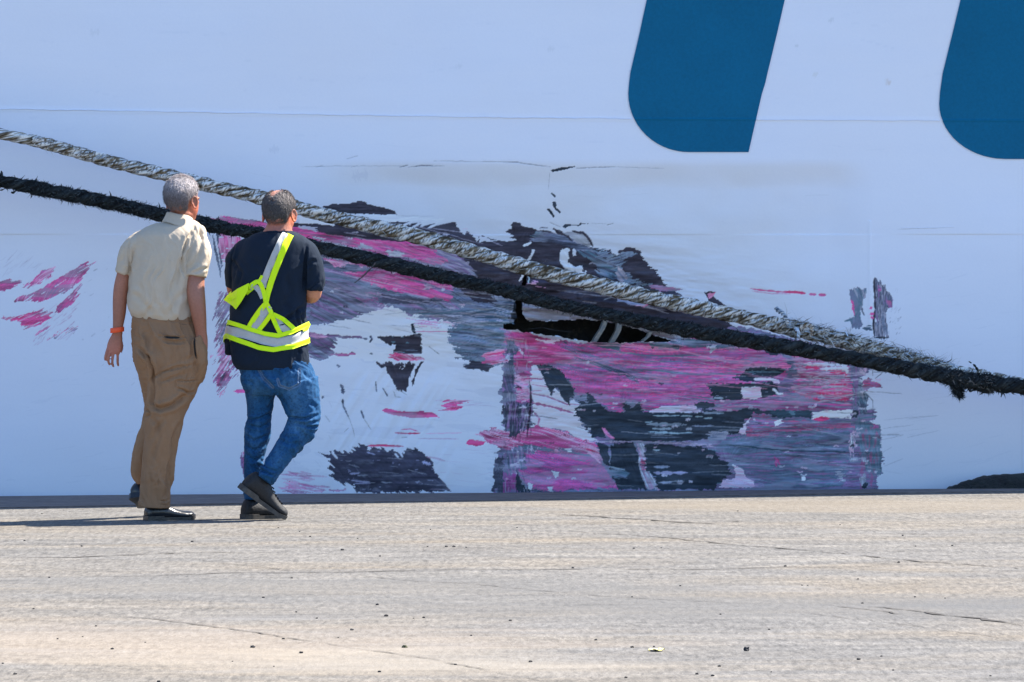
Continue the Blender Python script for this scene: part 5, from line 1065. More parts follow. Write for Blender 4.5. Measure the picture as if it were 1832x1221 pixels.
# hanging left hand
B.append(A.T([(211, 596, -.012, 8.5, 6), (209, 606, -.013, 11.5, 5.5), (206, 617, -.012, 13.5, 5.2), (204, 627, -.010, 13, 4.6), (203, 632, -.008, 11.5, 3.6)]))
for q in ([(194, 622, -.014), (191, 632, -.022), (189, 640, -.022), (189, 645, -.016)], [(198, 628, -.012), (195, 640, -.020), (195, 648, -.018), (197, 653, -.010)], [(204, 630, -.008), (202, 643, -.014), (202, 651, -.010), (204, 657, -.002)], [(211, 629, -.002), (211, 641, -.006), (211, 650, .0), (212, 655, .008)],
          [(215, 606, .010), (218, 615, .022), (218, 624, .028), (216, 631, .028)]):
    B.append(finger([A.p(*x) for x in q], .0068, A))
for hip, kn, an in (((318, 640, -.04), (298, 735, -.055), (279, 900, -.065)), ((274, 650, .05), (276, 718, .10), (250, 862, .17))):
    B.append(A.T([(*hip, 20), (*kn, 12), (*an, 9)]))
me = fuse(B, .0042, 2, 'body')
V, N = getv(me); h3 = np.clip((V[:, 2]-A.p(0, 590)[2])*0, 0, 1)
skin_cols(me, SKA, A, [(350, 374, 9, (.60, .16, .08), .8), (299, 366, 7, (.55, .12, .07), .8), (205, 628, 22, (.52, .20, .15), .6), (352, 515, 30, (.36, .17, .12), .7), (359, 620, 18, (.50, .22, .16), .5), (218, 510, 30, (.44, .18, .11), .5)])
A.add('body', me, M_skin)
def colA(D, r, n):
    g = np.clip((D[:, 2]+.25)/1.0, 0, 1)[:, None]; base = np.array([.13, .105, .105])*(1-g)+np.array([.50, .46, .47])*g  # grey hair paler upward: the sunlit crown is painted into the colour
    return base*(.65+.7*r[:, None])
def keepA(D, n):    # back, sides and top; forehead and face free
    hl = np.where(D[:, 1] < -.1, .52+.30*D[:, 2]*0+(.72+D[:, 2]), .0)
    a = np.minimum(D[:, 2]+.70-(D[:, 1] > -.25)*np.clip((D[:, 1]+.25)*1.15, 0, .9), 1)
    ear = np.exp(-((np.abs(D[:, 0])-.97)/.3)**2-((D[:, 2]+.42)/.30)**2-((D[:, 1]+.02)/.34)**2)
    f = np.where(D[:, 1] > .45, (D[:, 2]-.60)*1.2, 1)
    return np.minimum(np.minimum(a, f), .42-ear)+(n-.5)*.16
A.add('hair', hair_mesh(MA, 5, keepA, .0075, colA, 8000, .014), M_hair)
# shirt
S_ = [A.loft([(392, 301, 343, .060, .0), (399, 282, 352, .082, 0), (408, 260, 364, .10, -.005), (420, 245, 369, .118, -.01), (440, 240, 368, .130, -.01), (470, 238, 354, .138, -.01), (505, 233, 350, .140, -.01), (540, 231, 348, .138, -.005), (556, 232, 349, .135, 0), (566, 236, 349, .128, 0), (573, 243, 348, .120, 0)]),
      A.T([(272, 424, .0, 17, 24), (249, 435, .0, 19.5, 26), (235, 450, .01, 20, 24), (227, 470, .015, 18.5, 21), (221, 489, .015, 14.5, 17)]),
      A.T([(334, 422, -.01, 18, 24), (349, 434, -.03, 22.5, 26), (354, 450, -.05, 23.5, 25), (354, 474, -.065, 23, 24), (352, 495, -.075, 20, 22)])]
me = fuse(S_, .0038, 9, 'shirt')
A.creases(me, R1, [([(690, 385), (640, 450), (610, 560), (604, 640), (622, 700)], 2.2, .010), ([(262, 470), (258, 560), (264, 680)], 2.4, .008), ([(560, 350), (640, 336), (720, 380)], 2.0, .004), ([(700, 360), (720, 420), (735, 470)], 1.8, .006),
    ([(640, 500), (580, 640), (560, 760)], 6, .006), ([(360, 430), (330, 600), (300, 760)], 7, .005), ([(280, 800), (360, 860), (420, 940)], 5, .006), ([(640, 780), (560, 860), (520, 950)], 5, .006), ([(450, 860), (470, 900), (480, 950)], 4, .004), ([(200, 620), (230, 560), (250, 480)], 4, .006), ([(640, 660), (700, 600), (730, 520)], 4, .007), ([(660, 680), (740, 650), (770, 640)], 2.5, .005), ([(400, 330), (500, 350), (600, 350)], 4, .003)])
A.cloth(me, .0048, .075, .30, -14, 31); A.cloth(me, .0008, .03, .07, 20, 33)
A.add('shirt', me, M_shirt)
# collar: a folded band round the neck
V = []; Fc = []; nn = 40
for (py, hw, dd, tl) in ((403, 31, .098, .6), (397, 28, .088, .55), (390, 25, .078, .5), (384, 23, .071, .45), (382.5, 21.5, .067, .45), (383, 20.5, .064, .45), (396, 21, .062, .5)):
    for k in range(nn):
        a = 2*PI*k/nn; x, _, z = A.p(322, py); c_, s_ = math.cos(a), math.sin(a); V.append((x+hw/A.S*c_, -.002+dd*s_, z-tl*hw/A.S*.42*c_-.02*max(0, s_)+.0015*math.sin(a*5)))
for i in range(6):
    for k in range(nn): a = i*nn+k; b = i*nn+(k+1) % nn; Fc.append((a, a+nn, b+nn, b))
A.add('collar', mesh('collar', V, Fc), M_shirt)
# trousers
S_ = [A.loft([(561, 240, 348, .118, 0), (575, 238, 352, .128, 0), (600, 238, 362, .138, -.01), (625, 239, 370, .142, -.015), (650, 242, 369, .138, -.015), (672, 250, 363, .12, -.01), (690, 262, 352, .10, 0)]),
      A.T([(316, 650, -.03, 50, 44), (311, 680, -.04, 47, 40), (304, 710, -.05, 40, 38), (298, 735, -.055, 36, 36), (293, 760, -.06, 34, 34), (290, 785, -.065, 30.5, 32), (286, 815, -.065, 29.5, 31), (283, 850, -.065, 28.5, 30), (279, 885, -.065, 28, 29), (277.5, 907, -.065, 28.5, 30)]),
      A.T([(272, 640, .05, 32, 40), (272, 680, .07, 23, 36), (273, 705, .09, 19, 32), (274, 730, .11, 17, 28), (268, 765, .12, 18, 27), (257, 800, .13, 19, 26), (249, 828, .15, 18, 24), (246, 850, .165, 15, 22), (251, 866, .17, 10, 18)]),
      A.T([(352, 604, -.10, 14, 12), (362, 632, -.105, 12, 12), (361, 655, -.09, 12, 12), (352, 680, -.06, 12, 12)])]
me = fuse(S_, .0038, 5, 'trousers')
A.creases(me, R2, [([(300, 60), (370, 130), (398, 200), (402, 330), (392, 400), (405, 432)], 3.2, .018), ([(395, 425), (440, 440), (510, 420), (560, 385), (610, 345)], 4, .016), ([(400, 255), (460, 215), (540, 190), (640, 175)], 2.2, .006), ([(440, 280), (520, 250), (600, 225)], 2.5, .005),
    ([(535, 268), (600, 272), (665, 266)], 1.3, .005), ([(533, 268), (533, 312)], 1.3, .005), ([(540, 314), (580, 325), (610, 345), (650, 335)], 2, .009), ([(340, 445), (372, 452), (380, 470), (350, 495)], 2, .008), ([(380, 480), (425, 540), (430, 610), (405, 700), (400, 760)], 4, .007), ([(470, 500), (420, 560), (390, 640)], 3.5, .006),
    ([(575, 510), (540, 560), (520, 620), (512, 720), (495, 800), (488, 900), (470, 990)], 3.0, .010), ([(330, 700), (340, 800), (330, 900), (345, 1020)], 4, .006), ([(420, 760), (430, 860), (420, 960), (432, 1030)], 4, .005), ([(440, 995), (470, 1000), (490, 985)], 1.6, .006), ([(300, 900), (310, 960), (350, 1035)], 3, .006),
    ([(470, 15), (520, 40), (600, 25)], 3, .005), ([(450, -30), (480, 0), (560, 15)], 2.4, .004), ([(620, 40), (640, 120), (600, 150)], 3, .005), ([(350, -10), (365, 80), (385, 150)], 4, .006)])
A.creases(me, R1, [([(290, 962), (480, 968), (690, 1010)], 1.3, .003), ([(372, 958), (370, 985)], 1.2, .003), ([(462, 1075), (500, 1082), (600, 1088), (640, 1080)], 1.5, .006), ([(690, 1090), (684, 1150), (700, 1215)], 1.8, .010), ([(440, 1060), (500, 1110), (620, 1120)], 2.2, .004), ([(340, 1010), (420, 1120), (470, 1215)], 6, .005)])
A.cloth(me, .0056, .05, .24, 10, 41); A.cloth(me, .0016, .02, .06, -25, 43)
A.add('trousers', me, M_trous)
def dart(P, z, pts, w_, name, mat, host, off=.003):      # narrow strip laid on a garment (pocket slit, seam)
    bv = BVHTree.FromPolygons([v.co for v in host.vertices], [p.vertices[:] for p in host.polygons]); Q_ = conv(z, pts); V = []; Fc = []; k = 0
    pp = resample([(a, b, 0) for a, b in Q_], 1.5)
    for i, (x, y, _) in enumerate(pp):
        d = pp[min(i+1, len(pp)-1)]-pp[max(i-1, 0)]; d = d/np.linalg.norm(d); s = (-d[1], d[0]); f = min(1, 4*min(i, len(pp)-1-i)/len(pp)+.2)
        for e in (-1, 1):
            q = Vector(P.p(x+s[0]*w_*e*f, y+s[1]*w_*e*f, -1)); hit = bv.ray_cast(q, Vector((0, 1, 0)))
            V.append((q.x, (hit[0].y if hit[0] else V[-1][1] if V else -.1)-off, q.z))
    for i in range(len(pp)-1): Fc.append((2*i, 2*i+1, 2*i+3, 2*i+2))
    return P.add(name, mesh(name, V, Fc), mat)
dart(A, R1, [(494, 1082), (530, 1086), (592, 1088)], 1.7, 'pocket_slit', M_dark, me)
dart(A, R1, [(688, 1085), (686, 1130), (694, 1205), (700, 1222)], 1.5, 'pocket_slit', M_dark, me)
shoe(A, (263, 932, -.075), (346, 932, .045), (0, 0, 1), .105, .085, 'shoe', 'sole', (M_leather, M_leather))
shoe(A, (240, 893, .145), (262, 918, .30), (-.25, -.35, 1), .10, .080, 'shoe', 'sole', (M_leather, M_leather))
# wristband
V = []; Fc = []; nn = 26
for dz, rr in ((-4.5, 1.0), (-4.0, 1.10), (4.0, 1.10), (4.5, 1.0)):
    for k in range(nn):
        a = 2*PI*k/nn; x, y, z = A.p(210.5, 590+dz, -.010); V.append((x+.0325*rr*math.cos(a), y+.030*rr*math.sin(a), z+.004*math.cos(a)))
for i in range(3):
    for k in range(nn): a = i*nn+k; b = i*nn+(k+1) % nn; Fc.append((a, a+nn, b+nn, b))
A.add('wristband', mesh('wristband', V, Fc), M_orange)

# ---------- the man in the dark T-shirt with the reflective harness
Bp = Person(480, 930, 'balding person in dark T-shirt, blue jeans and lime yellow reflective harness, arms folded')
MB = Matrix.Translation(Bp.p(501, 383, .0)) @ Matrix.Rotation(-math.radians(19), 4, 'Z') @ Matrix.Rotation(math.radians(-6), 4, 'X') @ Matrix.Scale(1.01, 4)
B = head_parts(MB)
B.append(Bp.T([(497, 428, .01, 34, 30), (499, 414, .01, 26, 25), (500, 402, .01, 22, 22), (501, 388, .01, 21, 22)]))
B.append(Bp.loft([(422, 465, 530, .055, 0), (434, 448, 540, .08, 0), (470, 432, 542, .10, 0), (540, 430, 540, .11, 0), (600, 426, 540, .11, 0), (660, 434, 550, .11, 0), (690, 450, 555, .09, 0)]))
B.append(Bp.T([(540, 450, .0, 12), (558, 470, -.01, 16), (561, 498, -.02, 15), (562, 520, -.02, 15, 14), (559, 529, .0, 13.5, 13), (548, 530, .08, 12, 12), (530, 524, .17, 11, 11), (500, 514, .215, 10, 9), (480, 508, .225, 10, 7)]))
B.append(Bp.T([(440, 450, .0, 12), (424, 470, .03, 15), (418, 500, .05, 13), (417, 518, .07, 12), (424, 526, .12, 12), (444, 524, .19, 11), (470, 520, .23, 10), (492, 522, .25, 9), (508, 524, .25, 10, 7)]))
for i in range(4):
    B.append(finger([Bp.p(476, 501+i*5, .225), Bp.p(464, 501+i*5.5, .225), Bp.p(454, 503+i*5.5, .215), Bp.p(449, 505+i*5, .20)], .008, Bp))
    B.append(finger([Bp.p(510, 517+i*5, .25), Bp.p(522, 518+i*5.5, .245), Bp.p(532, 519+i*5.5, .23), Bp.p(537, 520+i*5, .21)], .008, Bp))
B.append(finger([Bp.p(484, 502, .23), Bp.p(477, 493, .235), Bp.p(470, 487, .23)], .0095, Bp)); B.append(finger([Bp.p(502, 516, .25), Bp.p(509, 507, .255), Bp.p(516, 501, .25)], .0095, Bp))
for hip, kn, an in (((530, 690, -.02), (542, 757, -.02), (482, 852, -.10)), ((467, 690, .035), (462, 760, .05), (452, 905, .07))):
    B.append(Bp.T([(*hip, 20), (*kn, 13), (*an, 9)]))
me = fuse(B, .0042, 2, 'body')
skin_cols(me, (.34, .135, .085), Bp, [(527, 394, 9, (.64, .16, .06), .85), (470, 388, 6, (.5, .12, .08), .7), (496, 406, 14, (.42, .16, .13), .6), (500, 350, 16, (.46, .24, .19), .7), (562, 525, 20, (.62, .27, .15), .7)])
Bp.add('body', me, M_skin)
def colB(D, r, n):
    g = np.clip((D[:, 2]+.1)/.9, 0, 1)[:, None]; base = np.array([.055, .048, .048])*(1-g)+np.array([.17, .15, .15])*g
    return base*(.5+1.0*r[:, None])
def keepB(D, n):
    k = keepA(D, n); d2 = (D[:, 0]+.06)**2/.36**2+(D[:, 1]+.02)**2/.78**2
    return np.minimum(k, np.where(D[:, 2] > .1, (d2-1.0)*.35+(n-.5)*.8+.02, 1))
Bp.add('hair', hair_mesh(MB, 8, keepB, .006, colB, 7000, .011), M_hair)
S_ = [Bp.loft([(413, 476, 522, .062, .005), (418, 458, 536, .085, 0), (426, 440, 549, .105, 0), (438, 428, 556, .122, 0), (460, 421, 556, .134, 0), (500, 416, 552, .142, 0), (540, 415, 548, .145, 0), (575, 411, 549, .145, 0), (610, 412, 551, .145, 0), (640, 417, 554, .140, 0), (655, 421, 556, .138, 0), (661, 424, 556, .132, 0)]),
      Bp.T([(450, 438, .0, 16, 24), (433, 449, .01, 19.5, 25), (423, 470, .03, 18.5, 23), (417, 495, .05, 14, 20), (413, 514, .06, 10, 17)]),
      Bp.T([(534, 438, .0, 16, 24), (547, 449, -.01, 20.5, 26), (557, 470, -.02, 21, 25), (561, 495, -.025, 19.5, 22), (561, 516, -.02, 17.5, 20)]),
      Bp.T([(424, 585, .07, 15, 26), (414, 605, .09, 12, 24), (411, 634, .09, 8, 20)])]
me = fuse(S_, .0038, 9, 'tshirt'); tee = me
Bp.creases(me, R1, [([(1150, 990), (1240, 985), (1330, 930), (1385, 880)], 3, .009), ([(1200, 1000), (1300, 960), (1370, 940)], 3, .006), ([(940, 600), (985, 680), (960, 760)], 3, .007), ([(900, 560), (950, 640), (940, 720)], 3, .006), ([(1400, 500), (1390, 620), (1385, 780)], 2.2, .010), ([(930, 480), (915, 600), (915, 760)], 2.4, .008),
    ([(1395, 800), (1440, 770), (1480, 730)], 2.2, .006), ([(1400, 640), (1440, 600), (1470, 600)], 3, .006), ([(1345, 900), (1335, 960), (1350, 1010)], 2.4, .007), ([(1370, 900), (1360, 960), (1375, 1000)], 2, .006), ([(1340, 1150), (1360, 1190)], 2.2, .005),
    ([(1050, 560), (1100, 640), (1060, 700)], 6, .005), ([(1280, 700), (1300, 820), (1260, 900)], 6, .006), ([(1090, 405), (1170, 420), (1240, 412)], 1.6, .004)])
Bp.cloth(me, .0056, .08, .26, -18, 51); Bp.cloth(me, .0008, .03, .07, 30, 53)
Bp.add('tshirt', me, M_tee)
S_ = [Bp.loft([(645, 433, 553, .125, 0), (660, 429, 560, .13, 0), (680, 432, 567, .135, 0), (695, 437, 571, .12, 0), (706, 445, 568, .09, 0)]),
      Bp.T([(530, 685, -.02, 42, 38), (536, 704, -.02, 37, 36), (541, 725, -.02, 33, 33), (545, 745, -.02, 29, 30), (540, 764, -.025, 27.5, 29), (525, 786, -.045, 23.5, 26), (507, 810, -.065, 20.5, 24), (491, 833, -.085, 18.5, 22), (480, 850, -.10, 17, 21), (474, 858, -.105, 15, 20)]),
      Bp.T([(468, 680, .03, 34, 38), (466, 705, .04, 27, 33), (465, 730, .045, 22.5, 29), (463, 752, .05, 21.5, 27), (460, 775, .055, 24, 27), (456, 800, .06, 20.5, 25), (453, 830, .065, 17, 22), (452, 865, .07, 16.5, 21), (452, 895, .07, 17, 21)])]
me = fuse(S_, .0038, 5, 'jeans')
Bp.creases(me, R2, [([(1030, 195), (1060, 250), (1110, 300), (1150, 350)], 3, .008), ([(1150, 262), (1160, 300), (1220, 322), (1280, 292), (1278, 205)], 1.2, .004), ([(955, 515), (1040, 505), (1130, 455)], 2.6, .009), ([(960, 545), (1040, 560), (1110, 520)], 2.2, .006), ([(1215, 492), (1300, 505), (1400, 478)], 2.4, .010), ([(1240, 525), (1340, 548), (1405, 556)], 2.2, .010),
    ([(1230, 510), (1320, 530), (1400, 520)], 1.8, .006), ([(1090, 440), (1120, 380), (1135, 340)], 2.4, .009), ([(1150, 350), (1190, 410), (1230, 480)], 3, .006), ([(935, 595), (1000, 640), (1090, 605)], 2.6, .009), ([(940, 660), (1000, 700), (1070, 660)], 2.6, .007), ([(950, 720), (1000, 760), (1060, 730)], 2.6, .007), ([(1005, 780), (1060, 815), (1130, 845)], 2.0, .008), ([(1030, 750), (1090, 800), (1150, 820)], 2.2, .007),
    ([(1340, 400), (1375, 430), (1385, 470)], 3.2, .005), ([(1290, 220), (1330, 250), (1360, 270)], 3.2, .004), ([(1150, 620), (1220, 660), (1290, 640)], 3, .006), ([(960, 250), (1000, 300), (960, 360)], 4, .006), ([(1240, 600), (1180, 690), (1100, 770)], 3.5, .005)])
Bp.cloth(me, .0034, .045, .13, 66, 61); Bp.cloth(me, .0008, .02, .05, -35, 63)
V, N = getv(me); X = V[:, 0]*Bp.S+Bp.px; Y = Bp.py-V[:, 2]*Bp.S
n1 = fbm(X/7, Y/14, 91, 3); n2 = fbm(X/2.2, Y/2.2, 92, 2); base = np.array([.009, .066, .17]); lite = np.array([.06, .17, .32]); dark = np.array([.003, .014, .04])
f = np.zeros(len(V))
for x, y, rx, ry, k in ((530, 725, 16, 34, .55), (525, 690, 30, 18, .5), (455, 700, 16, 30, .45), (530, 762, 20, 12, .7), (500, 815, 12, 22, .35), (455, 790, 12, 24, .35)): f += k*np.exp(-((X-x)/rx)**2-((Y-y)/ry)**2)
f = np.clip(f*.9+(n1-.5)*.7, 0, 1)[:, None]; d = np.clip((n2-.5)*1.6, 0, 1)[:, None]
c = base*(1-f)+lite*f; c = c*(1-d)+dark*d
for pts in ([(1150, 262), (1160, 300), (1220, 322), (1280, 292), (1278, 205)], [(1030, 195), (1060, 250), (1120, 310)]):
    dd, t = pline_dist(X, Y, conv(R2, pts)); e = (np.exp(-((dd-1.6)/.8)**2)*.5)[:, None]*(N[:, 1] < 0)[:, None]; c = c*(1-e)+np.array([.25, .30, .36])*e
setcol(me, c); Bp.add('jeans', me, M_jeans)
shoe(Bp, (434, 931, .03), (507, 931, .14), (0, 0, 1), .105, .095, 'shoe', 'sole', (M_train, M_sole))
o, h, ax, upv, sd, L = shoe(Bp, (431, 873, -.135), (506, 931, -.02), (.42, -.05, 1), .108, .115, 'shoe', 'sole', (M_train, M_sole))
V = []; Fc = []
for i in range(6):
    c0 = h+ax*(L*(.46+.06*i))+upv*(.115*np.interp(.46+.06*i, [.42, .55, .7, .85], [.86, .64, .50, .42])+.014)
    for s in (-1, 1):
        for q in (-.003, .003): V.append(c0+sd*s*.024+ax*(q+s*.004)-upv*.004); V.append(c0+sd*s*.024+ax*(q+s*.004)+upv*.003)
    b = i*8; Fc += [(b, b+2, b+6, b+4), (b+1, b+5, b+7, b+3), (b, b+4, b+5, b+1), (b+2, b+3, b+7, b+6)]
Bp.add('lace', mesh('lace', V, Fc, False), M_sole, o)
# harness: bands draped on the T-shirt
bv = BVHTree.FromPolygons([v.co for v in tee.vertices], [p.vertices[:] for p in tee.polygons])
def band(z, ctr, wd, name, mat, off, parent, front=False, lift=None):
    pp = resample([(a, b, 0) for a, b in conv(z, ctr)], 2.0); V = []; n = 5; rows = []
    for i, (x, y, _) in enumerate(pp):
        d = pp[min(i+1, len(pp)-1)]-pp[max(i-1, 0)]; d = d/np.linalg.norm(d); s = (-d[1], d[0]); wl = wd[i*(len(wd)-1)//max(1, len(pp)-1)] if isinstance(wd, (list, tuple)) else wd; row = []
        for k in range(n):
            e = (k/(n-1)-.5)*wl; q = Vector(Bp.p(x+s[0]*e, y+s[1]*e, 1 if front else -1)); hit = bv.ray_cast(q, Vector((0, -1 if front else 1, 0)))
            yv = hit[0].y if hit[0] else None; row.append([q.x, yv, q.z])
        rows.append(row)
    ys = [r[1] for row in rows for r in row if r[1] is not None]; last = ys[0] if ys else -.1
    Y_ = np.array([[np.nan if r[1] is None else r[1] for r in row] for row in rows])
    for i in range(Y_.shape[0]):
        for k in range(n):
            if np.isnan(Y_[i, k]): Y_[i, k] = last
            last = Y_[i, k]
    for _ in range(3):
        Y_[1:-1] = (Y_[:-2]+Y_[1:-1]*2+Y_[2:])/4
    sg = 1 if front else -1
    if lift is not None: Y_ += sg*np.interp(np.linspace(0, 1, len(rows)), np.linspace(0, 1, len(lift)), lift)[:, None]
    for i, row in enumerate(rows):
        for k, r in enumerate(row): V.append((r[0], Y_[i, k]+sg*(off+.002*math.sin(i*.5+k)), r[2]))
    m_ = len(rows); nb = len(V)
    V += [(v[0], v[1]-sg*.0022, v[2]) for v in V]; Fc = []
    for i in range(m_-1):
        for k in range(n-1): a = i*n+k; Fc.append((a, a+1, a+n+1, a+n)); Fc.append((nb+a, nb+a+n, nb+a+n+1, nb+a+1))
        for k in (0, n-1): a = i*n+k; Fc.append((a, a+n, nb+a+n, nb+a))
    for i in (0, m_-1):
        for k in range(n-1): a = i*n+k; Fc.append((a, nb+a, nb+a+1, a+1))
    return link(name, mesh(name, V, Fc), mat, parent)
HV = empty('safety_harness'); HV.parent = Bp.root
def pair(z, ctr, wd, name, mat, off=.006, lift=None, parent=None): return band(z, ctr, wd, name, mat, off, parent or HV, False, lift)
pair(R1, [(1266, 418), (1245, 455), (1215, 520), (1185, 590), (1155, 665), (1130, 730), (1128, 770)], [11, 11, 11.5, 12, 12, 12, 9], 'reflective_strip', M_refl)
pair(R1, [(1298, 428), (1275, 480), (1246, 550), (1216, 625), (1186, 705), (1160, 790), (1143, 860)], [12, 11.5, 11, 11, 10.5, 10, 9], 'strap', M_lime, .008)
pair(R1, [(1120, 690), (1108, 712), (1098, 728)], 5, 'strap', M_lime, .009)
band(SRC, [(516, 417), (515, 440), (512, 480), (508, 530), (505, 585)], 22, 'strap', M_lime, .006, HV, True)
for q, w_, n_, mt, of in (([(1150, 862), (1112, 905), (1068, 965), (1032, 1025)], 9, 'strap', M_lime, .008), ([(1160, 880), (1120, 950), (1070, 1035)], 15, 'reflective_strip', M_refl, .006), ([(1140, 850), (1165, 900), (1185, 945)], 8, 'strap', M_lime, .009), ([(1178, 935), (1135, 995), (1090, 1048)], 8, 'strap', M_lime, .009),
        ([(1182, 945), (1205, 1000), (1235, 1060)], 8, 'strap', M_lime, .010), ([(1190, 938), (1250, 968), (1300, 1010), (1325, 1035)], 8, 'strap', M_lime, .010), ([(1205, 965), (1245, 1015), (1290, 1050)], 12, 'reflective_strip', M_refl, .006),
        ([(1030, 770), (1060, 745), (1090, 730), (1110, 745), (1128, 790), (1142, 850)], 8, 'strap', M_lime, .010), ([(1040, 775), (1070, 762), (1100, 785), (1125, 835)], 10, 'reflective_strip', M_refl, .007), ([(1012, 805), (1035, 785), (1058, 765)], 9, 'strap', M_lime, .007)):
    pair(R1, q, w_, n_, mt, of)
# the loose twisted flap standing off at his side
fl = [(862, 850, .02), (885, 820, .01), (912, 792, .0), (915, 805, -.03), (960, 775, -.135), (1035, 738, -.155), (1028, 790, -.16), (985, 860, -.15), (950, 908, -.13), (925, 885, -.09), (895, 868, -.03)]
V = [Bp.p(160+x/3.591, 300+y/3.591, d+.0) for x, y, d in fl]; V += [(v[0], v[1]+.004, v[2]) for v in V]; n_ = len(fl)
Fc = [(0, 1, 10), (1, 3, 9, 10), (1, 2, 3), (3, 4, 8, 9), (4, 5, 6, 7), (4, 7, 8)]; Fc += [tuple(reversed([i+n_ for i in f_])) for f_ in Fc]+[(i, (i+1) % n_, (i+1) % n_+n_, i+n_) for i in range(n_)]
link('loose_flap', mesh('flap', V, Fc, False), M_lime, HV)
pair(R1, [(900, 850), (960, 812), (1010, 770), (1040, 748)], 6, 'strap', M_lime, .018, [.02, .02, .01, 0])
# waist belt goes all the way round
def belt(ytop, wid, mat, name, off):
    """ytop: list of (px, py) of the band's centre line on his back"""
    bx = [q[0] for q in ytop]; by = [q[1] for q in ytop]; V = []; n = 96; nk = 4
    cx = (412+551)/2; xc = Bp.p(cx, 0)[0]; av = sum(by)/len(by)
    for i in range(n):
        a = 2*PI*i/n; ca, sa = math.cos(a), math.sin(a)
        pxx = cx+70*ca; yc = np.interp(pxx, bx, by) if sa < .15 else np.interp(pxx, bx, by)*(1-min(1, (sa-.15)*2))+av*min(1, (sa-.15)*2)
        for k in range(nk):
            _, _, z = Bp.p(0, yc+(k/(nk-1)-.5)*wid); o_ = Vector((xc+ca*.6, sa*.6, z)); hit = bv.ray_cast(o_, Vector((-ca, -sa, 0)))
            r = .6-hit[3] if hit[0] else .17
            V.append([ca, sa, z, r])
    Rr = np.array([v[3] for v in V]).reshape(n, nk)
    for _ in range(4): Rr = (np.roll(Rr, 1, 0)+Rr*2+np.roll(Rr, -1, 0))/4
    Vo = []; 
    for i in range(n):
        for k in range(nk): v = V[i*nk+k]; r = Rr[i].max()*.5+Rr[i, k]*.5+off; Vo.append((xc+v[0]*r, v[1]*r, v[2]))
    Vi = []
    for i in range(n):
        for k in range(nk): v = V[i*nk+k]; r = Rr[i].max()*.5+Rr[i, k]*.5+off-.003; Vi.append((xc+v[0]*r, v[1]*r, v[2]))
    nb = len(Vo); Fc = []
    for i in range(n):
        j = (i+1) % n
        for k in range(nk-1): Fc.append((i*nk+k, i*nk+k+1, j*nk+k+1, j*nk+k)); Fc.append((nb+i*nk+k, nb+j*nk+k, nb+j*nk+k+1, nb+i*nk+k+1))
        for k in (0, nk-1): Fc.append((i*nk+k, j*nk+k, nb+j*nk+k, nb+i*nk+k))
    return link(name, mesh(name, Vo+Vi, Fc), mat, HV)
def r1(l): return conv(R1, l)
belt(r1([(900, 1045), (980, 1062), (1100, 1098), (1240, 1120), (1340, 1100), (1405, 1065)]), 17, M_refl, 'reflective_strip', .006)
belt(r1([(900, 988), (940, 1002), (1030, 1035), (1130, 1062), (1240, 1075), (1330, 1050), (1410, 1000)]), 8, M_lime, 'belt_edge', .011)
belt(r1([(890, 1075), (960, 1108), (1080, 1150), (1200, 1164), (1330, 1145), (1405, 1108)]), 9, M_lime, 'belt_edge', .011)
V = [Bp.p(*q) for q in ((411, 603, -.03), (418, 607, -.06), (419, 619, -.05), (414, 621, -.03), (412, 612, -.02))]; V += [(v[0], v[1]+.004, v[2]) for v in V]
link('belt_end', mesh('tail', V, [(0, 1, 2, 3, 4), (9, 8, 7, 6, 5)]+[(i, (i+1) % 5, (i+1) % 5+5, i+5) for i in range(5)], False), M_lime, HV)
V = [Bp.p(*q) for q in ((541, 586, -.09), (553, 576, -.02), (556, 580, -.01), (552, 590, -.04), (545, 592, -.09))]; V += [(v[0], v[1]+.004, v[2]) for v in V]
link('belt_end', mesh('tail', V, [(0, 1, 2, 3, 4), (9, 8, 7, 6, 5)]+[(i, (i+1) % 5, (i+1) % 5+5, i+5) for i in range(5)], False), M_lime, HV)
# ------------------------------------------------------------------ pebbles, the stone and the leaf on the quay
m = NT('dark_pebble'); n = m.noise(m.coord(), 60, 4); m.base(m.ramp(n, [(.3, (.012, .012, .015)), (.7, (.05, .05, .055))])); m.rough(.85); m.bump(n, .8, .01); M_peb = m.m
def rock(name, r, sq, seed, flat=.6, box=False):
    rg = random.Random(seed); V, Fc = ellipsoid((0, 0, 0), (1, 1, 1), None, 10, 7)
    W_ = []
    for v in V:
        k = 1+.45*mnoise.noise(v*1.6+Vector((seed, 0, 0)))+.25*mnoise.noise(v*4+Vector((0, seed, 0)))
        if box: mx = max(abs(v.x), abs(v.y), abs(v.z)); k *= .75/mx*.9
        W_.append((v.x*k*r*sq, v.y*k*r, max(-.02*r, (v.z*k*flat+flat*.62)*r)))
    return mesh(name, W_, Fc, False)
PB = [rock('pebble', 1, 1.15, s, .62) for s in range(5)]
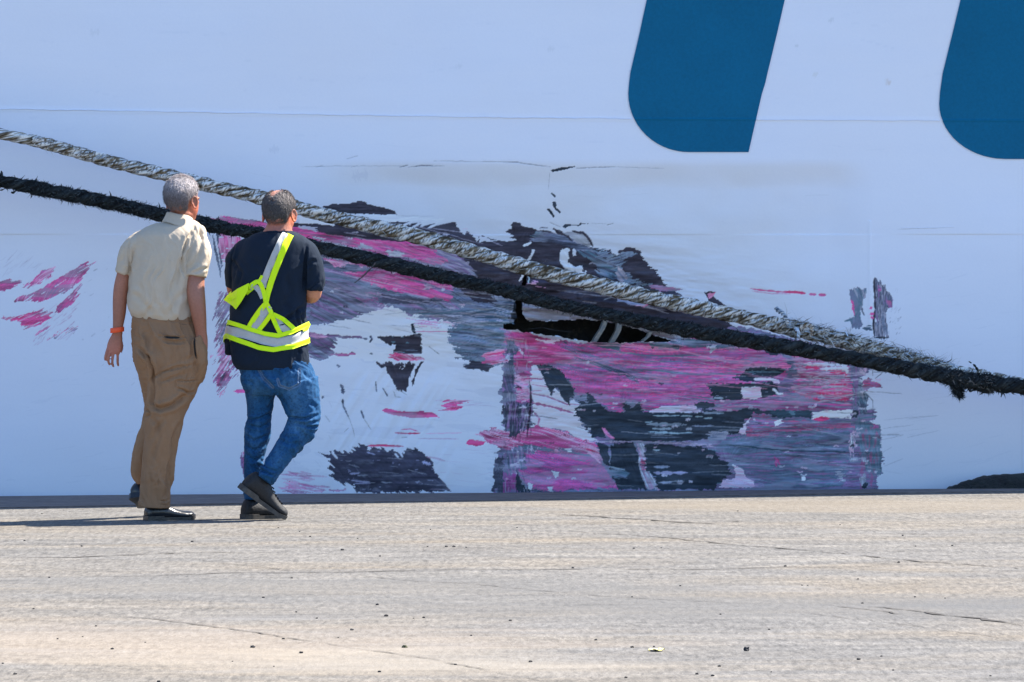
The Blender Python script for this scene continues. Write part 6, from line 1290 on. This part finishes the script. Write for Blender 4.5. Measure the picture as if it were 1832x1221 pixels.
rows = [(201, 1162, 6), (452, 1159, 8), (539, 1169, 7), (284, 1221, 7), (27, 1207, 6), (5, 1188, 4), (344, 970, 5), (612, 985, 6), (75, 920, 3), (44, 968, 4), (146, 978, 4), (88, 1034, 4), (522, 1035, 4), (555, 961, 4), (536, 952, 3), (498, 945, 3), (471, 1070, 5), (675, 1083, 6), (691, 1103, 7), (629, 1128, 6), (758, 1106, 5), (740, 1107, 3),
        (812, 979, 5), (798, 979, 5), (834, 980, 3), (765, 979, 3), (680, 996, 4), (913, 1111, 5), (843, 1138, 4), (949, 1185, 6), (815, 1190, 5), (679, 1203, 6), (605, 1142, 3), (1131, 1159, 6), (1066, 1146, 5), (1170, 1158, 4), (1025, 1017, 5), (1134, 982, 4), (1183, 981, 3), (1120, 1213, 5), (1131, 1069, 4), (1217, 1049, 4), (1289, 1100, 4), (1287, 1193, 6), (1247, 1207, 6), (1275, 1210, 6),
        (1536, 1181, 7), (1577, 1175, 4), (1405, 1014, 5), (1535, 1037, 4), (1637, 1069, 4), (1608, 1007, 5), (1704, 977, 4), (1638, 978, 3), (1615, 959, 4), (1543, 1080, 4), (1376, 1127, 4), (1320, 915, 3), (1598, 1200, 4), (1435, 1048, 3), (1445, 1048, 3), (1691, 1071, 3), (103, 1144, 4), (260, 1150, 3), (172, 1121, 4), (507, 1144, 5), (530, 1096, 4), (567, 1107, 4), (1380, 1203, 3), (925, 945, 3), (770, 948, 3), (640, 964, 3), (1503, 940, 3), (1772, 1210, 4), (60, 1090, 4), (148, 1140, 3), (416, 1184, 3), (490, 1193, 3)]
rg = random.Random(8); first = None
for i, (x, y, s) in enumerate(rows):
    g = ground(x, y); o = bpy.data.objects.new('pebble', None) if False else None
    if i < 5: o = link('pebble', PB[i], M_peb)
    else: o = bpy.data.objects.new('pebble', PB[rg.randrange(5)]); COL.objects.link(o)
    r = s*g.y/F*.50; o.location = g; o.scale = (r, r, r); o.rotation_euler = (0, 0, rg.uniform(0, 6.28))
    tag(o, 'small dark pebble scattered on the pale concrete quay', 'pebble', 'dark pebbles scattered on the concrete')
g = ground(1335, 1165); o = link('stone', rock('stone', .0135, .95, 4, .95, True), M_peb); o.location = g; o.rotation_euler = (0, 0, .6); o.scale = (.85, .85, .85)
tag(o, 'larger square dark stone standing alone on the concrete, lower right', 'stone')
m = NT('olive_seed_pod'); m.base((.05, .055, .02)); m.rough(.8); M_olive = m.m
g = ground(724, 1159); o = link('seed_pod', rock('pod', .009, 1.3, 12, .6), M_olive); o.location = g
tag(o, 'olive brown seed pod on the concrete, biggest speck left of centre', 'seed pod')
m = NT('yellow_dry_leaf'); n = m.noise(m.coord(), 80, 3); m.base(m.ramp(n, [(.35, (.72, .70, .55)), (.6, (.62, .58, .10))])); m.rough(.7); M_leaf = m.m
V = []; Fc = []; n_ = 12
for i in range(n_+1):
    t = i/n_; w_ = .022*math.sin(PI*min(1, t*1.02))**.7; z = .003+.004*abs(math.sin(t*5))
    for k in (-1, 0, 1): V.append(((t-.5)*.078, k*w_*2.6, z+.006*abs(k)+.004*math.sin(t*9+k)))
for i in range(n_):
    for k in range(2): a = i*3+k; Fc.append((a, a+1, a+4, a+3))
V2 = V+[(v[0], v[1], v[2]-.0015) for v in V]; nb = len(V); Fc += [tuple(reversed([i+nb for i in f_])) for f_ in Fc]
o = link('leaf', mesh('leaf', V2, Fc), M_leaf); g = ground(1175, 1165); o.location = g; o.rotation_euler = (0, 0, .1); o.scale = (.75, .75, .6)
tag(o, 'curled pale yellow leaf lying on the concrete beside dark pebbles', 'leaf')
